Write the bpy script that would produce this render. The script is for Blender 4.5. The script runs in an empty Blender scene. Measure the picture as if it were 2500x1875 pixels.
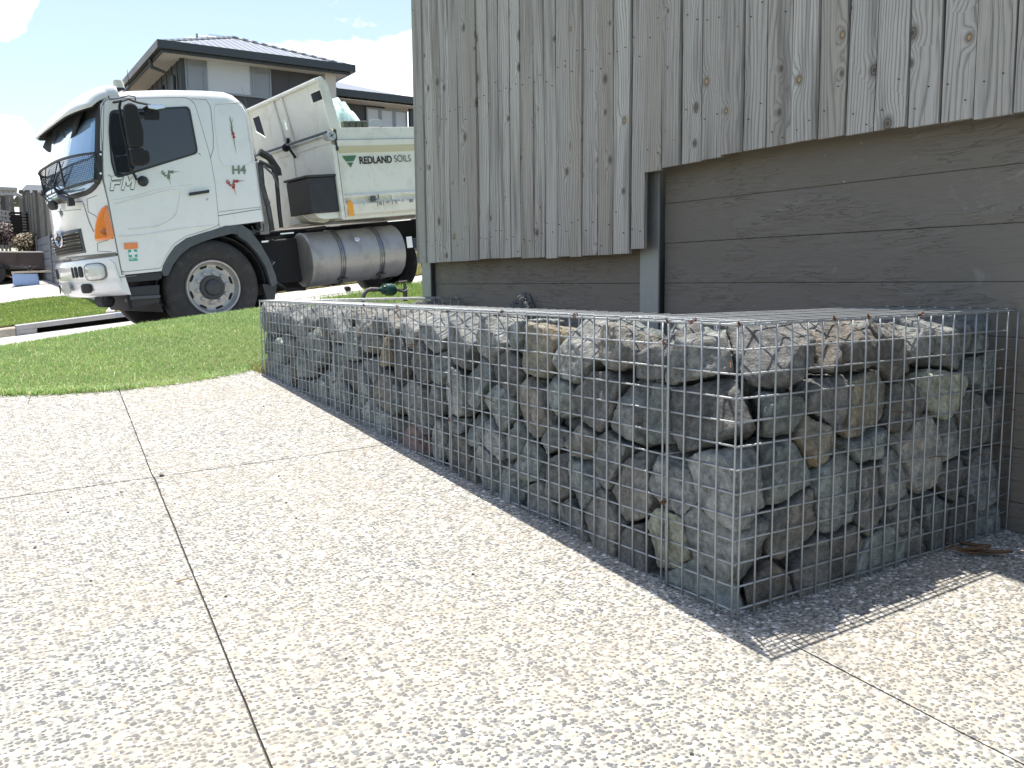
import bpy, bmesh, math, random
import numpy as np
from mathutils import Vector, Matrix, noise as mnoise
R = math.radians
random.seed(7); rng = np.random.default_rng(7)
sc = bpy.context.scene
COL = sc.collection

# ------------------------------------------------------------------ camera
CAMP = (-1.34167, -1.24170, .719054); YAW, PIT, ROL, FPX = .569489, .1182915, -.0107047, 2134.945
_f = Vector((math.sin(YAW)*math.cos(PIT), math.cos(YAW)*math.cos(PIT), -math.sin(PIT)))
_r = Vector((math.cos(YAW), -math.sin(YAW), 0)); _u = _r.cross(_f)
_r2 = _r*math.cos(ROL)+_u*math.sin(ROL); _u2 = -_r*math.sin(ROL)+_u*math.cos(ROL)
cd = bpy.data.cameras.new('camera'); cam = bpy.data.objects.new('camera', cd); COL.objects.link(cam)
m = Matrix((_r2, _u2, -_f)).transposed().to_4x4(); m.translation = CAMP
cam.matrix_world = m
cd.sensor_width = 36; cd.lens = FPX/2500*36; cd.clip_start = .02; cd.clip_end = 3000
sc.camera = cam

def ray(px, py):
    return Vector(CAMP), _f + _r2*((px-1250)/FPX) + _u2*((937.5-py)/FPX)
def aty(px, py, Y):
    c, d = ray(px, py); return c + d*((Y-c.y)/d.y)
def atp(px, py, n, k):
    c, d = ray(px, py); n = Vector(n); return c + d*((k-n.dot(c))/n.dot(d))

# ------------------------------------------------------------------ world, sun, exposure
SUNV = Vector((.09, .24, 1)).normalized()
w = bpy.data.worlds.new('World'); sc.world = w; w.use_nodes = True
nt = w.node_tree; nt.nodes.clear(); N = nt.nodes.new; L = nt.links.new
sky = N('ShaderNodeTexSky'); sky.sky_type = 'NISHITA'; sky.sun_disc = False
sky.sun_elevation = math.asin(SUNV.z); sky.sun_rotation = math.atan2(SUNV.x, SUNV.y)
sky.air_density = 1.0; sky.dust_density = 1.2; sky.ozone_density = 1.5
bg1 = N('ShaderNodeBackground'); bg1.inputs[1].default_value = .125
wb = N('ShaderNodeMix'); wb.data_type = 'RGBA'; wb.blend_type = 'MULTIPLY'; wb.inputs[0].default_value = 1; wb.inputs[7].default_value = (1.05, 1.0, .95, 1)
hs = N('ShaderNodeHueSaturation'); hs.inputs['Saturation'].default_value = .95; L(sky.outputs[0], hs.inputs['Color']); L(hs.outputs[0], wb.inputs[6]); L(wb.outputs[2], bg1.inputs[0])
bg2 = N('ShaderNodeBackground'); bg2.inputs[0].default_value = (1, 1, 1, 1); bg2.inputs[1].default_value = 1.0
tc = N('ShaderNodeTexCoord')
nz = N('ShaderNodeTexNoise'); nz.inputs['Scale'].default_value = 7; nz.inputs['Detail'].default_value = 9; nz.inputs['Roughness'].default_value = .55
mp = N('ShaderNodeMapping'); mp.inputs['Scale'].default_value = (1, 1, 1.9); L(tc.outputs['Generated'], mp.inputs[0]); L(mp.outputs[0], nz.inputs[0])
def skydir(px, py): return ray(px, py)[1].normalized()
blobs = [((560, 300), .11, 1), ((700, 270), .13, 1), ((860, 250), .13, 1), ((1000, 290), .15, 1), ((1300, 300), .25, 1), ((20, 345), .05, 1), ((70, 400), .05, .95), ((30, 480), .05, .9), ((0, 5), .055, .9), ((1800, -300), .35, .8), ((2600, 300), .5, .8), ((-900, 100), .35, .9), ((-600, 500), .3, .9)]
acc = None
for (p, rad, amp) in blobs:
    v = skydir(*p)
    d = N('ShaderNodeVectorMath'); d.operation = 'DISTANCE'; d.inputs[1].default_value = v; L(tc.outputs['Generated'], d.inputs[0])
    mr = N('ShaderNodeMapRange'); mr.inputs[1].default_value = 0; mr.inputs[2].default_value = rad; mr.inputs[3].default_value = amp; mr.inputs[4].default_value = 0
    L(d.outputs['Value'], mr.inputs[0])
    if acc is None: acc = mr.outputs[0]
    else:
        mx = N('ShaderNodeMath'); mx.operation = 'MAXIMUM'; L(acc, mx.inputs[0]); L(mr.outputs[0], mx.inputs[1]); acc = mx.outputs[0]
ad = N('ShaderNodeMath'); ad.operation = 'MULTIPLY_ADD'; ad.inputs[1].default_value = .62; L(acc, ad.inputs[0]); L(nz.outputs[0], ad.inputs[2])
cr = N('ShaderNodeMapRange'); cr.interpolation_type = 'SMOOTHSTEP'; cr.inputs[1].default_value = .735; cr.inputs[2].default_value = .80; L(ad.outputs[0], cr.inputs[0])
cm = N('ShaderNodeMath'); cm.operation = 'MULTIPLY'; cm.inputs[1].default_value = .93; L(cr.outputs[0], cm.inputs[0])
mix = N('ShaderNodeMixShader'); L(cm.outputs[0], mix.inputs[0]); L(bg1.outputs[0], mix.inputs[1]); L(bg2.outputs[0], mix.inputs[2])
wo = N('ShaderNodeOutputWorld'); L(mix.outputs[0], wo.inputs[0])

sd = bpy.data.lights.new('sun', 'SUN'); sd.energy = 4.1; sd.angle = R(.55); sd.color = (1, .955, .875)
sun = bpy.data.objects.new('sun', sd); COL.objects.link(sun)
sun.rotation_euler = (-SUNV).to_track_quat('-Z', 'Y').to_euler(); sun.location = (0, 0, 30)
sc.view_settings.view_transform = 'Standard'; sc.view_settings.look = 'None'; sc.view_settings.gamma = 1
sc.view_settings.exposure = .95
sc.cycles.max_bounces = 8

# ------------------------------------------------------------------ helpers
MATS = {}
def newmat(name):
    m = bpy.data.materials.new(name); m.use_nodes = True; MATS[name] = m
    return m, m.node_tree, m.node_tree.nodes['Principled BSDF']
def nd(nt, t, **kw):
    n = nt.nodes.new(t)
    for k, v in kw.items():
        if k.startswith('i_'): n.inputs[k[2:].replace('_', ' ')].default_value = v
        elif k.startswith('n_'): n.inputs[int(k[2:])].default_value = v
        else: setattr(n, k, v)
    return n
def ramp(nt, stops, interp='LINEAR'):
    r = nt.nodes.new('ShaderNodeValToRGB'); r.color_ramp.interpolation = interp
    e = r.color_ramp.elements
    while len(e) < len(stops): e.new(.5)
    for i, (p, c) in enumerate(stops):
        e[i].position = p; e[i].color = (c, c, c, 1) if isinstance(c, (int, float)) else (*c, 1)
    return r
def mixc(nt, fac, a, b, mode='MIX'):
    x = nt.nodes.new('ShaderNodeMix'); x.data_type = 'RGBA'; x.blend_type = mode
    for s, v in ((0, fac), (6, a), (7, b)):
        if isinstance(v, bpy.types.NodeSocket): nt.links.new(v, x.inputs[s])
        elif s == 0: x.inputs[0].default_value = v
        else: x.inputs[s].default_value = (*v, 1)
    return x.outputs[2]
def mth(nt, op, a, b=None, c=None):
    x = nt.nodes.new('ShaderNodeMath'); x.operation = op
    for i, v in enumerate((a, b, c)):
        if v is None: continue
        if isinstance(v, bpy.types.NodeSocket): nt.links.new(v, x.inputs[i])
        else: x.inputs[i].default_value = v
    return x.outputs[0]
def bump(nt, bs, h, strength=.3, dist=.01):
    b = nt.nodes.new('ShaderNodeBump'); b.inputs['Strength'].default_value = strength; b.inputs['Distance'].default_value = dist
    nt.links.new(h, b.inputs['Height']); nt.links.new(b.outputs[0], bs.inputs['Normal']); return b
def noise(nt, vec, scale, detail=5, rough=.55, dist=0):
    n = nd(nt, 'ShaderNodeTexNoise'); n.inputs['Scale'].default_value = scale; n.inputs['Detail'].default_value = detail
    n.inputs['Roughness'].default_value = rough; n.inputs['Distortion'].default_value = dist
    if vec is not None: nt.links.new(vec, n.inputs[0])
    return n.outputs[0]
def mapping(nt, vec, scale=(1, 1, 1), loc=(0, 0, 0), rot=(0, 0, 0)):
    n = nt.nodes.new('ShaderNodeMapping'); n.inputs['Scale'].default_value = scale; n.inputs['Location'].default_value = loc; n.inputs['Rotation'].default_value = rot
    nt.links.new(vec, n.inputs[0]); return n.outputs[0]
def objco(nt): return nt.nodes.new('ShaderNodeTexCoord').outputs['Object']
def pm(name, col, rough=.6, metal=0, var=.12, nscale=6, bmp=.0, bscale=60, dirt=None, dirtamt=.3, coat=0, spec=.5):
    if name in MATS: return MATS[name]
    m, nt, bs = newmat(name); oc = objco(nt)
    n1 = noise(nt, oc, nscale, 6, .6)
    lo = tuple(max(0, c*(1-var)) for c in col); hi = tuple(min(1, c*(1+var)) for c in col)
    c = mixc(nt, n1, lo, hi)
    if dirt:
        n2 = noise(nt, oc, nscale*.7+1.3, 8, .7, .6)
        r = ramp(nt, [(.5, 0), (.72, 1)]); nt.links.new(n2, r.inputs[0])
        c = mixc(nt, mth(nt, 'MULTIPLY', r.outputs[0], dirtamt), c, dirt)
    nt.links.new(c, bs.inputs['Base Color'])
    rr = ramp(nt, [(0, max(.02, rough-.08)), (1, min(1, rough+.08))]); nt.links.new(n1, rr.inputs[0]); nt.links.new(rr.outputs[0], bs.inputs['Roughness'])
    bs.inputs['Metallic'].default_value = metal
    bs.inputs['Coat Weight'].default_value = coat; bs.inputs['Coat Roughness'].default_value = .05
    bs.inputs['Specular IOR Level'].default_value = spec
    if bmp: bump(nt, bs, noise(nt, oc, bscale, 4), bmp, .004)
    return m

class MB:
    """collects geometry, then builds one mesh object"""
    def __init__(s): s.v = []; s.f = []; s.uv = None
    def add(s, vs, fs):
        o = len(s.v); s.v += [tuple(v) for v in vs]; s.f += [tuple(i+o for i in f) for f in fs]; return s
    def box(s, x0, x1, y0, y1, z0, z1):
        return s.add([(x0,y0,z0),(x1,y0,z0),(x1,y1,z0),(x0,y1,z0),(x0,y0,z1),(x1,y0,z1),(x1,y1,z1),(x0,y1,z1)],
                     [(0,3,2,1),(4,5,6,7),(0,1,5,4),(1,2,6,5),(2,3,7,6),(3,0,4,7)])
    def prism(s, pts, axis, a0, a1):
        """polygon pts (2D) extruded along axis (0,1,2)"""
        n = len(pts)
        def mk(p, a):
            q = list(p); q.insert(axis, a); return tuple(q)
        vs = [mk(p, a0) for p in pts]+[mk(p, a1) for p in pts]
        fs = [tuple(range(n))[::-1], tuple(range(n, 2*n))]+[(i, (i+1) % n, (i+1) % n+n, i+n) for i in range(n)]
        return s.add(vs, fs)
    def poly(s, pts): return s.add(pts, [tuple(range(len(pts)))])
    def tube(s, path, r, n=6, caps=True):
        path = [Vector(p) for p in path]; k = len(path); vs = []; fs = []
        rs = r if isinstance(r, (list, tuple)) else [r]*k
        t0 = (path[1]-path[0]).normalized()
        up = Vector((0, 0, 1)) if abs(t0.z) < .9 else Vector((1, 0, 0))
        a = t0.cross(up).normalized()
        for i in range(k):
            t = (path[min(i+1, k-1)]-path[max(i-1, 0)]).normalized()
            a = (a-t*a.dot(t)).normalized(); b = t.cross(a)
            for j in range(n):
                th = 2*math.pi*j/n; vs.append(path[i]+(a*math.cos(th)+b*math.sin(th))*rs[i])
        for i in range(k-1):
            for j in range(n):
                fs.append((i*n+j, i*n+(j+1) % n, (i+1)*n+(j+1) % n, (i+1)*n+j))
        if caps: fs += [tuple(range(n))[::-1], tuple(range((k-1)*n, k*n))]
        return s.add(vs, fs)
    def lathe(s, prof, c, axis, n=32, closed=False):
        """prof: list (radius, along) around axis vector through c"""
        ax = Vector(axis).normalized(); up = Vector((0, 0, 1)) if abs(ax.z) < .9 else Vector((1, 0, 0))
        a = ax.cross(up).normalized(); b = ax.cross(a); c = Vector(c); vs = []; fs = []
        for (r, h) in prof:
            for j in range(n):
                th = 2*math.pi*j/n; vs.append(c+ax*h+(a*math.cos(th)+b*math.sin(th))*r)
        k = len(prof)
        for i in range(k-1):
            for j in range(n):
                fs.append((i*n+j, i*n+(j+1) % n, (i+1)*n+(j+1) % n, (i+1)*n+j))
        if not closed:
            fs += [tuple(range(n)), tuple(range((k-1)*n, k*n))[::-1]]
        return s.add(vs, fs)
    def grid(s, P, nu, nv, flip=False):
        vs = [P(i/nu, j/nv) for i in range(nu+1) for j in range(nv+1)]; fs = []
        for i in range(nu):
            for j in range(nv):
                a = i*(nv+1)+j; q = (a, a+nv+1, a+nv+2, a+1); fs.append(q[::-1] if flip else q)
        return s.add(vs, fs)
    def build(s, name, mat, parent=None, smooth=False, bevel=0, seg=2, solid=0, recalc=True, angle=35):
        me = bpy.data.meshes.new(name); me.from_pydata(s.v, [], s.f)
        if recalc:
            bm = bmesh.new(); bm.from_mesh(me); bmesh.ops.recalc_face_normals(bm, faces=bm.faces); bm.to_mesh(me); bm.free()
        me.update()
        ms = mat if isinstance(mat, list) else [mat]
        for m_ in ms: me.materials.append(m_)
        o = bpy.data.objects.new(name, me); COL.objects.link(o)
        if parent: o.parent = parent
        if solid:
            md = o.modifiers.new('solid', 'SOLIDIFY'); md.thickness = solid; md.offset = 0
        if bevel:
            md = o.modifiers.new('bevel', 'BEVEL'); md.width = bevel; md.segments = seg; md.limit_method = 'ANGLE'; md.angle_limit = R(30)
            md.harden_normals = False
        if smooth:
            me.polygons.foreach_set('use_smooth', [True]*len(me.polygons))
            if angle < 180:
                try: me.set_sharp_from_angle(angle=R(angle))
                except Exception: pass
        return o
def tag(o, label=None, cat=None, group=None, kind=None):
    if label: o['label'] = label
    if cat: o['category'] = cat
    if group: o['group'] = group
    if kind: o['kind'] = kind
    return o
def empty(name, loc, label, cat, group=None):
    o = bpy.data.objects.new(name, None); COL.objects.link(o); o.location = loc; o.empty_display_size = .1
    return tag(o, label, cat, group)
def mesh_from_np(name, V, F, mat, parent=None, smooth=False):
    """V (n,3) float, F (m,k) int"""
    me = bpy.data.meshes.new(name); k = F.shape[1]
    me.vertices.add(len(V)); me.vertices.foreach_set('co', V.astype(np.float32).ravel())
    me.loops.add(F.size); me.loops.foreach_set('vertex_index', F.astype(np.int32).ravel())
    me.polygons.add(len(F)); me.polygons.foreach_set('loop_start', np.arange(0, F.size, k, dtype=np.int32))
    try: me.polygons.foreach_set('loop_total', np.full(len(F), k, dtype=np.int32))
    except Exception: pass
    me.update(calc_edges=True); me.validate()
    if smooth: me.polygons.foreach_set('use_smooth', [True]*len(F))
    me.materials.append(mat)
    o = bpy.data.objects.new(name, me); COL.objects.link(o)
    if parent: o.parent = parent
    return o
def text(name, s, size, mat, M, parent, shear=0, extr=.0006, sx=1, off=0):
    c = bpy.data.curves.new(name, 'FONT'); c.body = s; c.size = size; c.extrude = extr; c.shear = shear; c.offset = off
    t = bpy.data.objects.new(name+'_c', c); COL.objects.link(t)
    dg = bpy.context.evaluated_depsgraph_get(); dg.update()
    me = bpy.data.meshes.new_from_object(t.evaluated_get(dg)); bpy.data.objects.remove(t)
    me.transform(M @ Matrix.Diagonal((sx, 1, 1, 1))); me.materials.clear(); me.materials.append(mat)
    o = bpy.data.objects.new(name, me); COL.objects.link(o); o.parent = parent
    return o
# ------------------------------------------------------------------ terrain
def drz(x, y): return .019*x+.080*y
def gy(x):                                   # grass edge of the driveway
    if x > 0: return 3.37
    if x < -1.3: return 3.295
    return 3.12+.5*(x+.71)**2
def roadz(x): return .15+.105*(x-1.1)
def farz(x, y): return .28+.105*(x-1.1)+.055*(y-13.9)
def vergez(x, y):
    ye = gy(x); ze = drz(x, ye)-.012 if x < 0 else .26+.14*x
    zc = max(.53+.117*(x-.44), ze+.05); yc = 4.9; yk = 7.2; zk = roadz(x)+.13
    if y < yc:
        t = (y-ye)/(yc-ye); t = max(0, t); z = ze+(zc-ze)*(1-(1-t)**1.35)
    else:
        t = min(1, (y-yc)/(yk-yc)); s = t*t*(3-2*t)*.5+t*.5; z = zc+(zk-zc)*s
    return z+.006*math.sin(3.1*x+1.7*y)

# exposed aggregate concrete
m, nt, bs = newmat('exposed_aggregate'); oc = objco(nt)
def agg(nt, bs, oc, S=1.0, cement=(.365, .345, .30)):
    warp = nd(nt, 'ShaderNodeVectorMath', operation='ADD'); nzv = nd(nt, 'ShaderNodeTexNoise'); nzv.inputs['Scale'].default_value = 90*S; nt.links.new(oc, nzv.inputs[0])
    sub = nd(nt, 'ShaderNodeVectorMath', operation='MULTIPLY_ADD'); sub.inputs[1].default_value = (.008/S,)*3; nt.links.new(nzv.outputs['Color'], sub.inputs[0]); nt.links.new(oc, sub.inputs[2])
    flat = mapping(nt, sub.outputs[0], (1, 1.25, 1))
    vo = nd(nt, 'ShaderNodeTexVoronoi', voronoi_dimensions='2D'); vo.inputs['Scale'].default_value = 104*S; vo.inputs['Randomness'].default_value = .95; nt.links.new(flat, vo.inputs[0])
    sep = nd(nt, 'ShaderNodeSeparateColor'); nt.links.new(vo.outputs['Color'], sep.inputs[0])
    # pebble size per cell
    thr = mth(nt, 'MULTIPLY_ADD', sep.outputs[1], .22, .34)
    peb = mth(nt, 'SUBTRACT', thr, vo.outputs['Distance'])
    r = ramp(nt, [(.0, 0), (.03, 1)]); nt.links.new(peb, r.inputs[0])
    pebc = ramp(nt, [(0, (.115, .12, .12)), (.24, (.155, .155, .15)), (.44, (.205, .20, .185)), (.58, (.29, .28, .255)), (.72, (.44, .425, .39)), (.84, (.72, .71, .68)), (.96, (.42, .34, .25))], 'CONSTANT')
    nt.links.new(sep.outputs[0], pebc.inputs[0])
    fine = noise(nt, oc, 700*S, 3, .6)
    big = noise(nt, oc, 1.6, 5, .6)
    cem = mixc(nt, fine, tuple(c*.84 for c in cement), tuple(min(1, c*1.12) for c in cement))
    col = mixc(nt, r.outputs[0], cem, pebc.outputs[0])
    # second set of larger pale and dark pebbles
    vo2 = nd(nt, 'ShaderNodeTexVoronoi', voronoi_dimensions='2D'); vo2.inputs['Scale'].default_value = 46*S; nt.links.new(flat, vo2.inputs[0])
    s2 = nd(nt, 'ShaderNodeSeparateColor'); nt.links.new(vo2.outputs['Color'], s2.inputs[0])
    on = mth(nt, 'GREATER_THAN', s2.outputs[0], .62)
    pb2 = mth(nt, 'SUBTRACT', mth(nt, 'MULTIPLY_ADD', s2.outputs[1], .14, .2), vo2.outputs['Distance'])
    r2 = ramp(nt, [(.0, 0), (.02, 1)]); nt.links.new(pb2, r2.inputs[0])
    k2 = mth(nt, 'MULTIPLY', r2.outputs[0], on)
    pc2 = ramp(nt, [(0, (.80, .79, .75)), (.36, (.12, .127, .14)), (.62, (.60, .54, .45)), (.8, (.18, .184, .195))], 'CONSTANT'); nt.links.new(s2.outputs[2], pc2.inputs[0])
    col = mixc(nt, k2, col, pc2.outputs[0])
    st = ramp(nt, [(.42, 0), (.7, 1)]); nt.links.new(noise(nt, oc, 2.3, 8, .65, .5), st.inputs[0])
    col = mixc(nt, mth(nt, 'MULTIPLY', st.outputs[0], .30), col, (.33, .28, .21))
    nt.links.new(col, bs.inputs['Base Color'])
    h = mth(nt, 'ADD', mth(nt, 'MULTIPLY', mth(nt, 'MAXIMUM', peb, 0.0), 2.4), mth(nt, 'MULTIPLY', mth(nt, 'MULTIPLY', mth(nt, 'MAXIMUM', pb2, 0), on), 3.0))
    h = mth(nt, 'ADD', h, mth(nt, 'MULTIPLY', fine, .12))
    bump(nt, bs, h, .45, .005)
    bs.inputs['Roughness'].default_value = .78
agg(nt, bs, oc)
M_AGG = m
m, nt, bs = newmat('far_aggregate'); agg(nt, bs, objco(nt), .45, (.55, .52, .49)); M_AGG2 = m
M_BASE = pm('subbase', (.13, .12, .105), .95, var=.4, nscale=20, bmp=.6, bscale=40)

slab = MB()
def joint1(y): return -.709+(-.27)*(3.14-y)/3.12
G = .0019
def slabpoly(pts, t=.07):
    n = len(pts); top = [(x, y, drz(x, y)) for x, y in pts]; bot = [(x, y, drz(x, y)-t) for x, y in pts]
    slab.add(top+bot, [tuple(range(n)), tuple(range(n, 2*n))[::-1]]+[(i+n, (i+1) % n+n, (i+1) % n, i) for i in range(n)])
def wob(a, b, n, amp=.0009):
    return [(a[0]+(b[0]-a[0])*i/n+random.uniform(-amp, amp), a[1]+(b[1]-a[1])*i/n+random.uniform(-amp, amp)) for i in range(n+1)]
jy = 1.64
arcL = [(x, gy(x)) for x in np.linspace(joint1(3.13)-G, -4.5, 26)]
arcR = [(x, gy(x)) for x in np.linspace(0, joint1(3.13)+G, 16)]
slabpoly(wob((-4.5, jy+.0028), (joint1(jy)-G, jy+.0028), 40)+wob((joint1(jy)-G, jy+.02), (joint1(3.13)-G, 3.10), 30)[1:-1]+arcL)
slabpoly(wob((joint1(jy)+G, jy+.0028), (.03, jy+.0028), 20)+[(.03, 3.37)]+arcR+wob((joint1(3.13)+G, 3.10), (joint1(jy)+G, jy+.02), 30)[1:-1])
slabpoly([(-4.5, -4)]+wob((joint1(-4)-G, -4), (joint1(jy)-G, jy-.0028), 60)+wob((joint1(jy)-G, jy-.0028), (-4.5, jy-.0028), 40)[1:])
slabpoly([(joint1(-4)+G, -4), (.028-G, -4)]+wob((.028-G, -3.9), (.028-G, -.02), 50)+[(.028-G, .1), (.028-G, jy-.0028)]+wob((.028-G, jy-.0028), (joint1(jy)+G, jy-.0028), 20)[1:]+wob((joint1(jy)+G, jy-.02), (joint1(-4)+G, -3.98), 60))
slabpoly([(.028+G, -4), (1.07, -4), (1.07, .5), (.028+G, .5)]+wob((.028+G, .3), (.028+G, -3.9), 50))
drive = slab.build('driveway', M_AGG, recalc=False); tag(drive, kind='structure')
b = MB(); b.grid(lambda u, v: (-5+6.06*u, -4.5+7.9*v, drz(-5+6.06*u, -4.5+7.9*v)-.008), 4, 4); tag(b.build('driveway_base', M_BASE), kind='structure')
# base terrain reaching the horizon
M_GND = pm('far_ground', (.10, .12, .05), .95, var=.4, nscale=.5)
b = MB(); b.grid(lambda u, v: (-400+800*u, -60+800*v, -1.6), 8, 8); tag(b.build('ground', M_GND), kind='structure')

# grass materials
def grassmat(name, lo, hi, dry, dryamt=.1):
    m, nt, bs = newmat(name)
    at = nd(nt, 'ShaderNodeAttribute', attribute_name='gc'); sep = nd(nt, 'ShaderNodeSeparateColor'); nt.links.new(at.outputs['Color'], sep.inputs[0])
    c = mixc(nt, sep.outputs[0], lo, hi)
    big = ramp(nt, [(.35, 0), (.65, 1)]); nt.links.new(noise(nt, objco(nt), 2.2, 4), big.inputs[0])
    c = mixc(nt, mth(nt, 'MULTIPLY', big.outputs[0], .45), c, tuple(a*.9+b*.15 for a, b in zip(hi, (1.1, 1, .1))))
    c = mixc(nt, mth(nt, 'LESS_THAN', sep.outputs[1], dryamt), c, dry)
    nt.links.new(c, bs.inputs['Base Color']); bs.inputs['Roughness'].default_value = .5
    tr = nd(nt, 'ShaderNodeBsdfTranslucent'); nt.links.new(c, tr.inputs[0])
    mx = nd(nt, 'ShaderNodeMixShader'); mx.inputs[0].default_value = .35
    nt.links.new(bs.outputs[0], mx.inputs[1]); nt.links.new(tr.outputs[0], mx.inputs[2]); nt.links.new(mx.outputs[0], nt.nodes['Material Output'].inputs[0])
    return m
M_GR = grassmat('lawn_blades', (.19, .32, .09), (.37, .54, .20), (.55, .50, .26), .10)
M_GR2 = grassmat('far_lawn_blades', (.16, .27, .05), (.27, .38, .10), (.40, .38, .15), .06)
M_GR3 = grassmat('dry_lawn_blades', (.17, .22, .05), (.28, .31, .08), (.42, .34, .18), .3)
M_SOIL = pm('turf_soil', (.10, .13, .035), .95, var=.45, nscale=25, bmp=.8, bscale=90)
M_SOIL2 = pm('brown_soil', (.12, .085, .05), .95, var=.45, nscale=25, bmp=.8, bscale=60)

def blades(name, n, sampler, h0, h1, wd, mat, lean=.6, dens=None):
    P = np.array([sampler() for _ in range(n)])
    n = len(P); ang = rng.uniform(0, 2*np.pi, n); h = rng.uniform(h0, h1, n)*(.7+.5*rng.random(n)); ln = np.abs(rng.normal(0, lean, n))+.15
    la = rng.uniform(0, 2*np.pi, n); w2 = wd*rng.uniform(.6, 1.2, n)/2
    dx, dy = np.cos(ang)*w2, np.sin(ang)*w2; lx, ly = np.cos(la)*ln*h, np.sin(la)*ln*h
    V = np.zeros((n, 5, 3))
    V[:, 0] = P+np.stack([dx, dy, 0*h], 1); V[:, 1] = P-np.stack([dx, dy, 0*h], 1)
    mid = P+np.stack([lx*.35, ly*.35, h*.6], 1); V[:, 2] = mid+np.stack([dx*.8, dy*.8, 0*h], 1); V[:, 3] = mid-np.stack([dx*.8, dy*.8, 0*h], 1)
    V[:, 4] = P+np.stack([lx, ly, h*(1-.25*np.clip(ln, 0, 1.6))], 1)
    i = np.arange(n)[:, None]*5
    F = np.concatenate([i+[0, 1, 3], i+[0, 3, 2], i+[2, 3, 4]], 0)
    o = mesh_from_np(name, V.reshape(-1, 3), F, mat)
    a = o.data.color_attributes.new('gc', 'FLOAT_COLOR', 'POINT')
    c = np.ones((n, 5, 4)); c[:, :, 0] = rng.random((n, 1)); c[:, :, 1] = rng.random((n, 1)); a.data.foreach_set('color', c.ravel())
    return o

# near verge
b = MB()
def vp(u, v):
    x = -7+17*u; ye = gy(x); y = ye+(7.2-ye)*v; return (x, y, vergez(x, y)-(.02 if v == 0 else 0))
b.grid(vp, 120, 24); verge = b.build('verge_ground', M_SOIL, smooth=True); tag(verge, kind='structure')
def s_verge():
    while True:
        x = random.uniform(-2.1, 2.4); y = random.uniform(3.1, 6.0)
        if y > 5.2 and random.random() < .6: continue
        if y < gy(x)+random.uniform(-.012, .01): continue
        if x > -.02 and y < 3.33: continue
        return (x, y, vergez(x, y)-.004)
g = blades('grass', 120000, s_verge, .012, .034, .0036, M_GR, .8); tag(g, kind='stuff')
def s_edge():                                # runners that creep over the slab edge
    x = random.uniform(-1.9, 0.0); return (x, gy(x)+random.uniform(-.03, .03), vergez(x, gy(x))+.002)
g = blades('grass', 3000, s_edge, .02, .06, .0042, M_GR, 1.3); tag(g, kind='stuff')
def s_tall():
    x = random.uniform(.85, 2.0); y = random.uniform(3.75, 4.9); return (x, y, vergez(x, y))
g = blades('grass', 6000, s_tall, .03, .065, .0045, M_GR2, .5); tag(g, kind='stuff')
def s_gap():
    x = random.uniform(-.03, .25); y = random.uniform(3.2, 3.42); return (x, y, max(drz(x, y), vergez(x, y))-.004)
g = blades('grass', 1200, s_gap, .02, .05, .004, M_GR3, .8); tag(g, kind='stuff')

# road, kerbs
M_ROAD = pm('road_surface', (.46, .43, .42), .85, var=.10, nscale=40, bmp=.3, bscale=200)
M_CONC = pm('kerb_concrete', (.60, .575, .52), .85, var=.10, nscale=5, dirt=(.30, .26, .2), dirtamt=.35, bmp=.25, bscale=120)
M_CONCD = pm('old_concrete', (.40, .36, .29), .88, var=.2, nscale=9, dirt=(.16, .13, .1), dirtamt=.7, bmp=.3, bscale=90)
M_DARK = pm('void_black', (.012, .011, .010), .95)
b = MB(); b.add([(-30, 7.15, roadz(-30)), (60, 7.15, roadz(60)), (60, 13.7, roadz(60)), (-30, 13.7, roadz(-30))], [(0, 1, 2, 3)])
tag(b.build('road', M_ROAD), kind='structure')
def kerb(name, x0, x1, y0, y1, h, mat, slope=.03, dz=0, flipside=False):
    b = MB(); z0, z1 = roadz(x0)+dz, roadz(x1)+dz
    pr = [(y0, -.1), (y0, .012), (y0+slope, h-.02), (y0+slope+.03, h), (y1, h), (y1, -.1)]
    vs = [(x0, y, z0+z) for y, z in pr]+[(x1, y, z1+z) for y, z in pr]; n = len(pr)
    b.add(vs, [tuple(range(n)), tuple(range(n, 2*n))[::-1]]+[(i, i+n, (i+1) % n+n, (i+1) % n) for i in range(n)])
    return tag(b.build(name, mat, bevel=.006), kind='structure')
kerb('kerb', -30, -.535, 13.6, 13.84, .13, M_CONCD)
kerb('kerb', 1.50, 3.45, 13.6, 13.84, .13, M_CONC, .16)
kerb('kerb', 3.46, 5.9, 13.6, 13.84, .13, M_CONC, .16)
kerb('kerb', 5.91, 60, 13.6, 13.84, .13, M_CONC, .16)
# drain lintel: face with a long dark slot
lx0, lx1 = -.53, 1.49
def lb(x0, x1, y0, y1, a, c, mat, name='drain_lintel'):
    b = MB(); b.add([(x0,y0,roadz(x0)+a),(x1,y0,roadz(x1)+a),(x1,y1,roadz(x1)+a),(x0,y1,roadz(x0)+a),(x0,y0,roadz(x0)+c),(x1,y0,roadz(x1)+c),(x1,y1,roadz(x1)+c),(x0,y1,roadz(x0)+c)],
        [(0,3,2,1),(4,5,6,7),(0,1,5,4),(1,2,6,5),(2,3,7,6),(3,0,4,7)]); return tag(b.build(name, mat, bevel=.005), kind='structure')
M_LINT = pm('lintel_concrete', (.36, .36, .355), .8, var=.12, nscale=5, dirt=(.25, .22, .18), dirtamt=.5)
lb(lx0, lx1, 13.56, 13.9, .078, .150, M_LINT)
lb(lx0, -.26, 13.56, 13.9, -.05, .077, M_LINT)
lb(-.259, lx1, 13.80, 13.9, -.1, .077, M_DARK, 'drain_opening')
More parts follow.
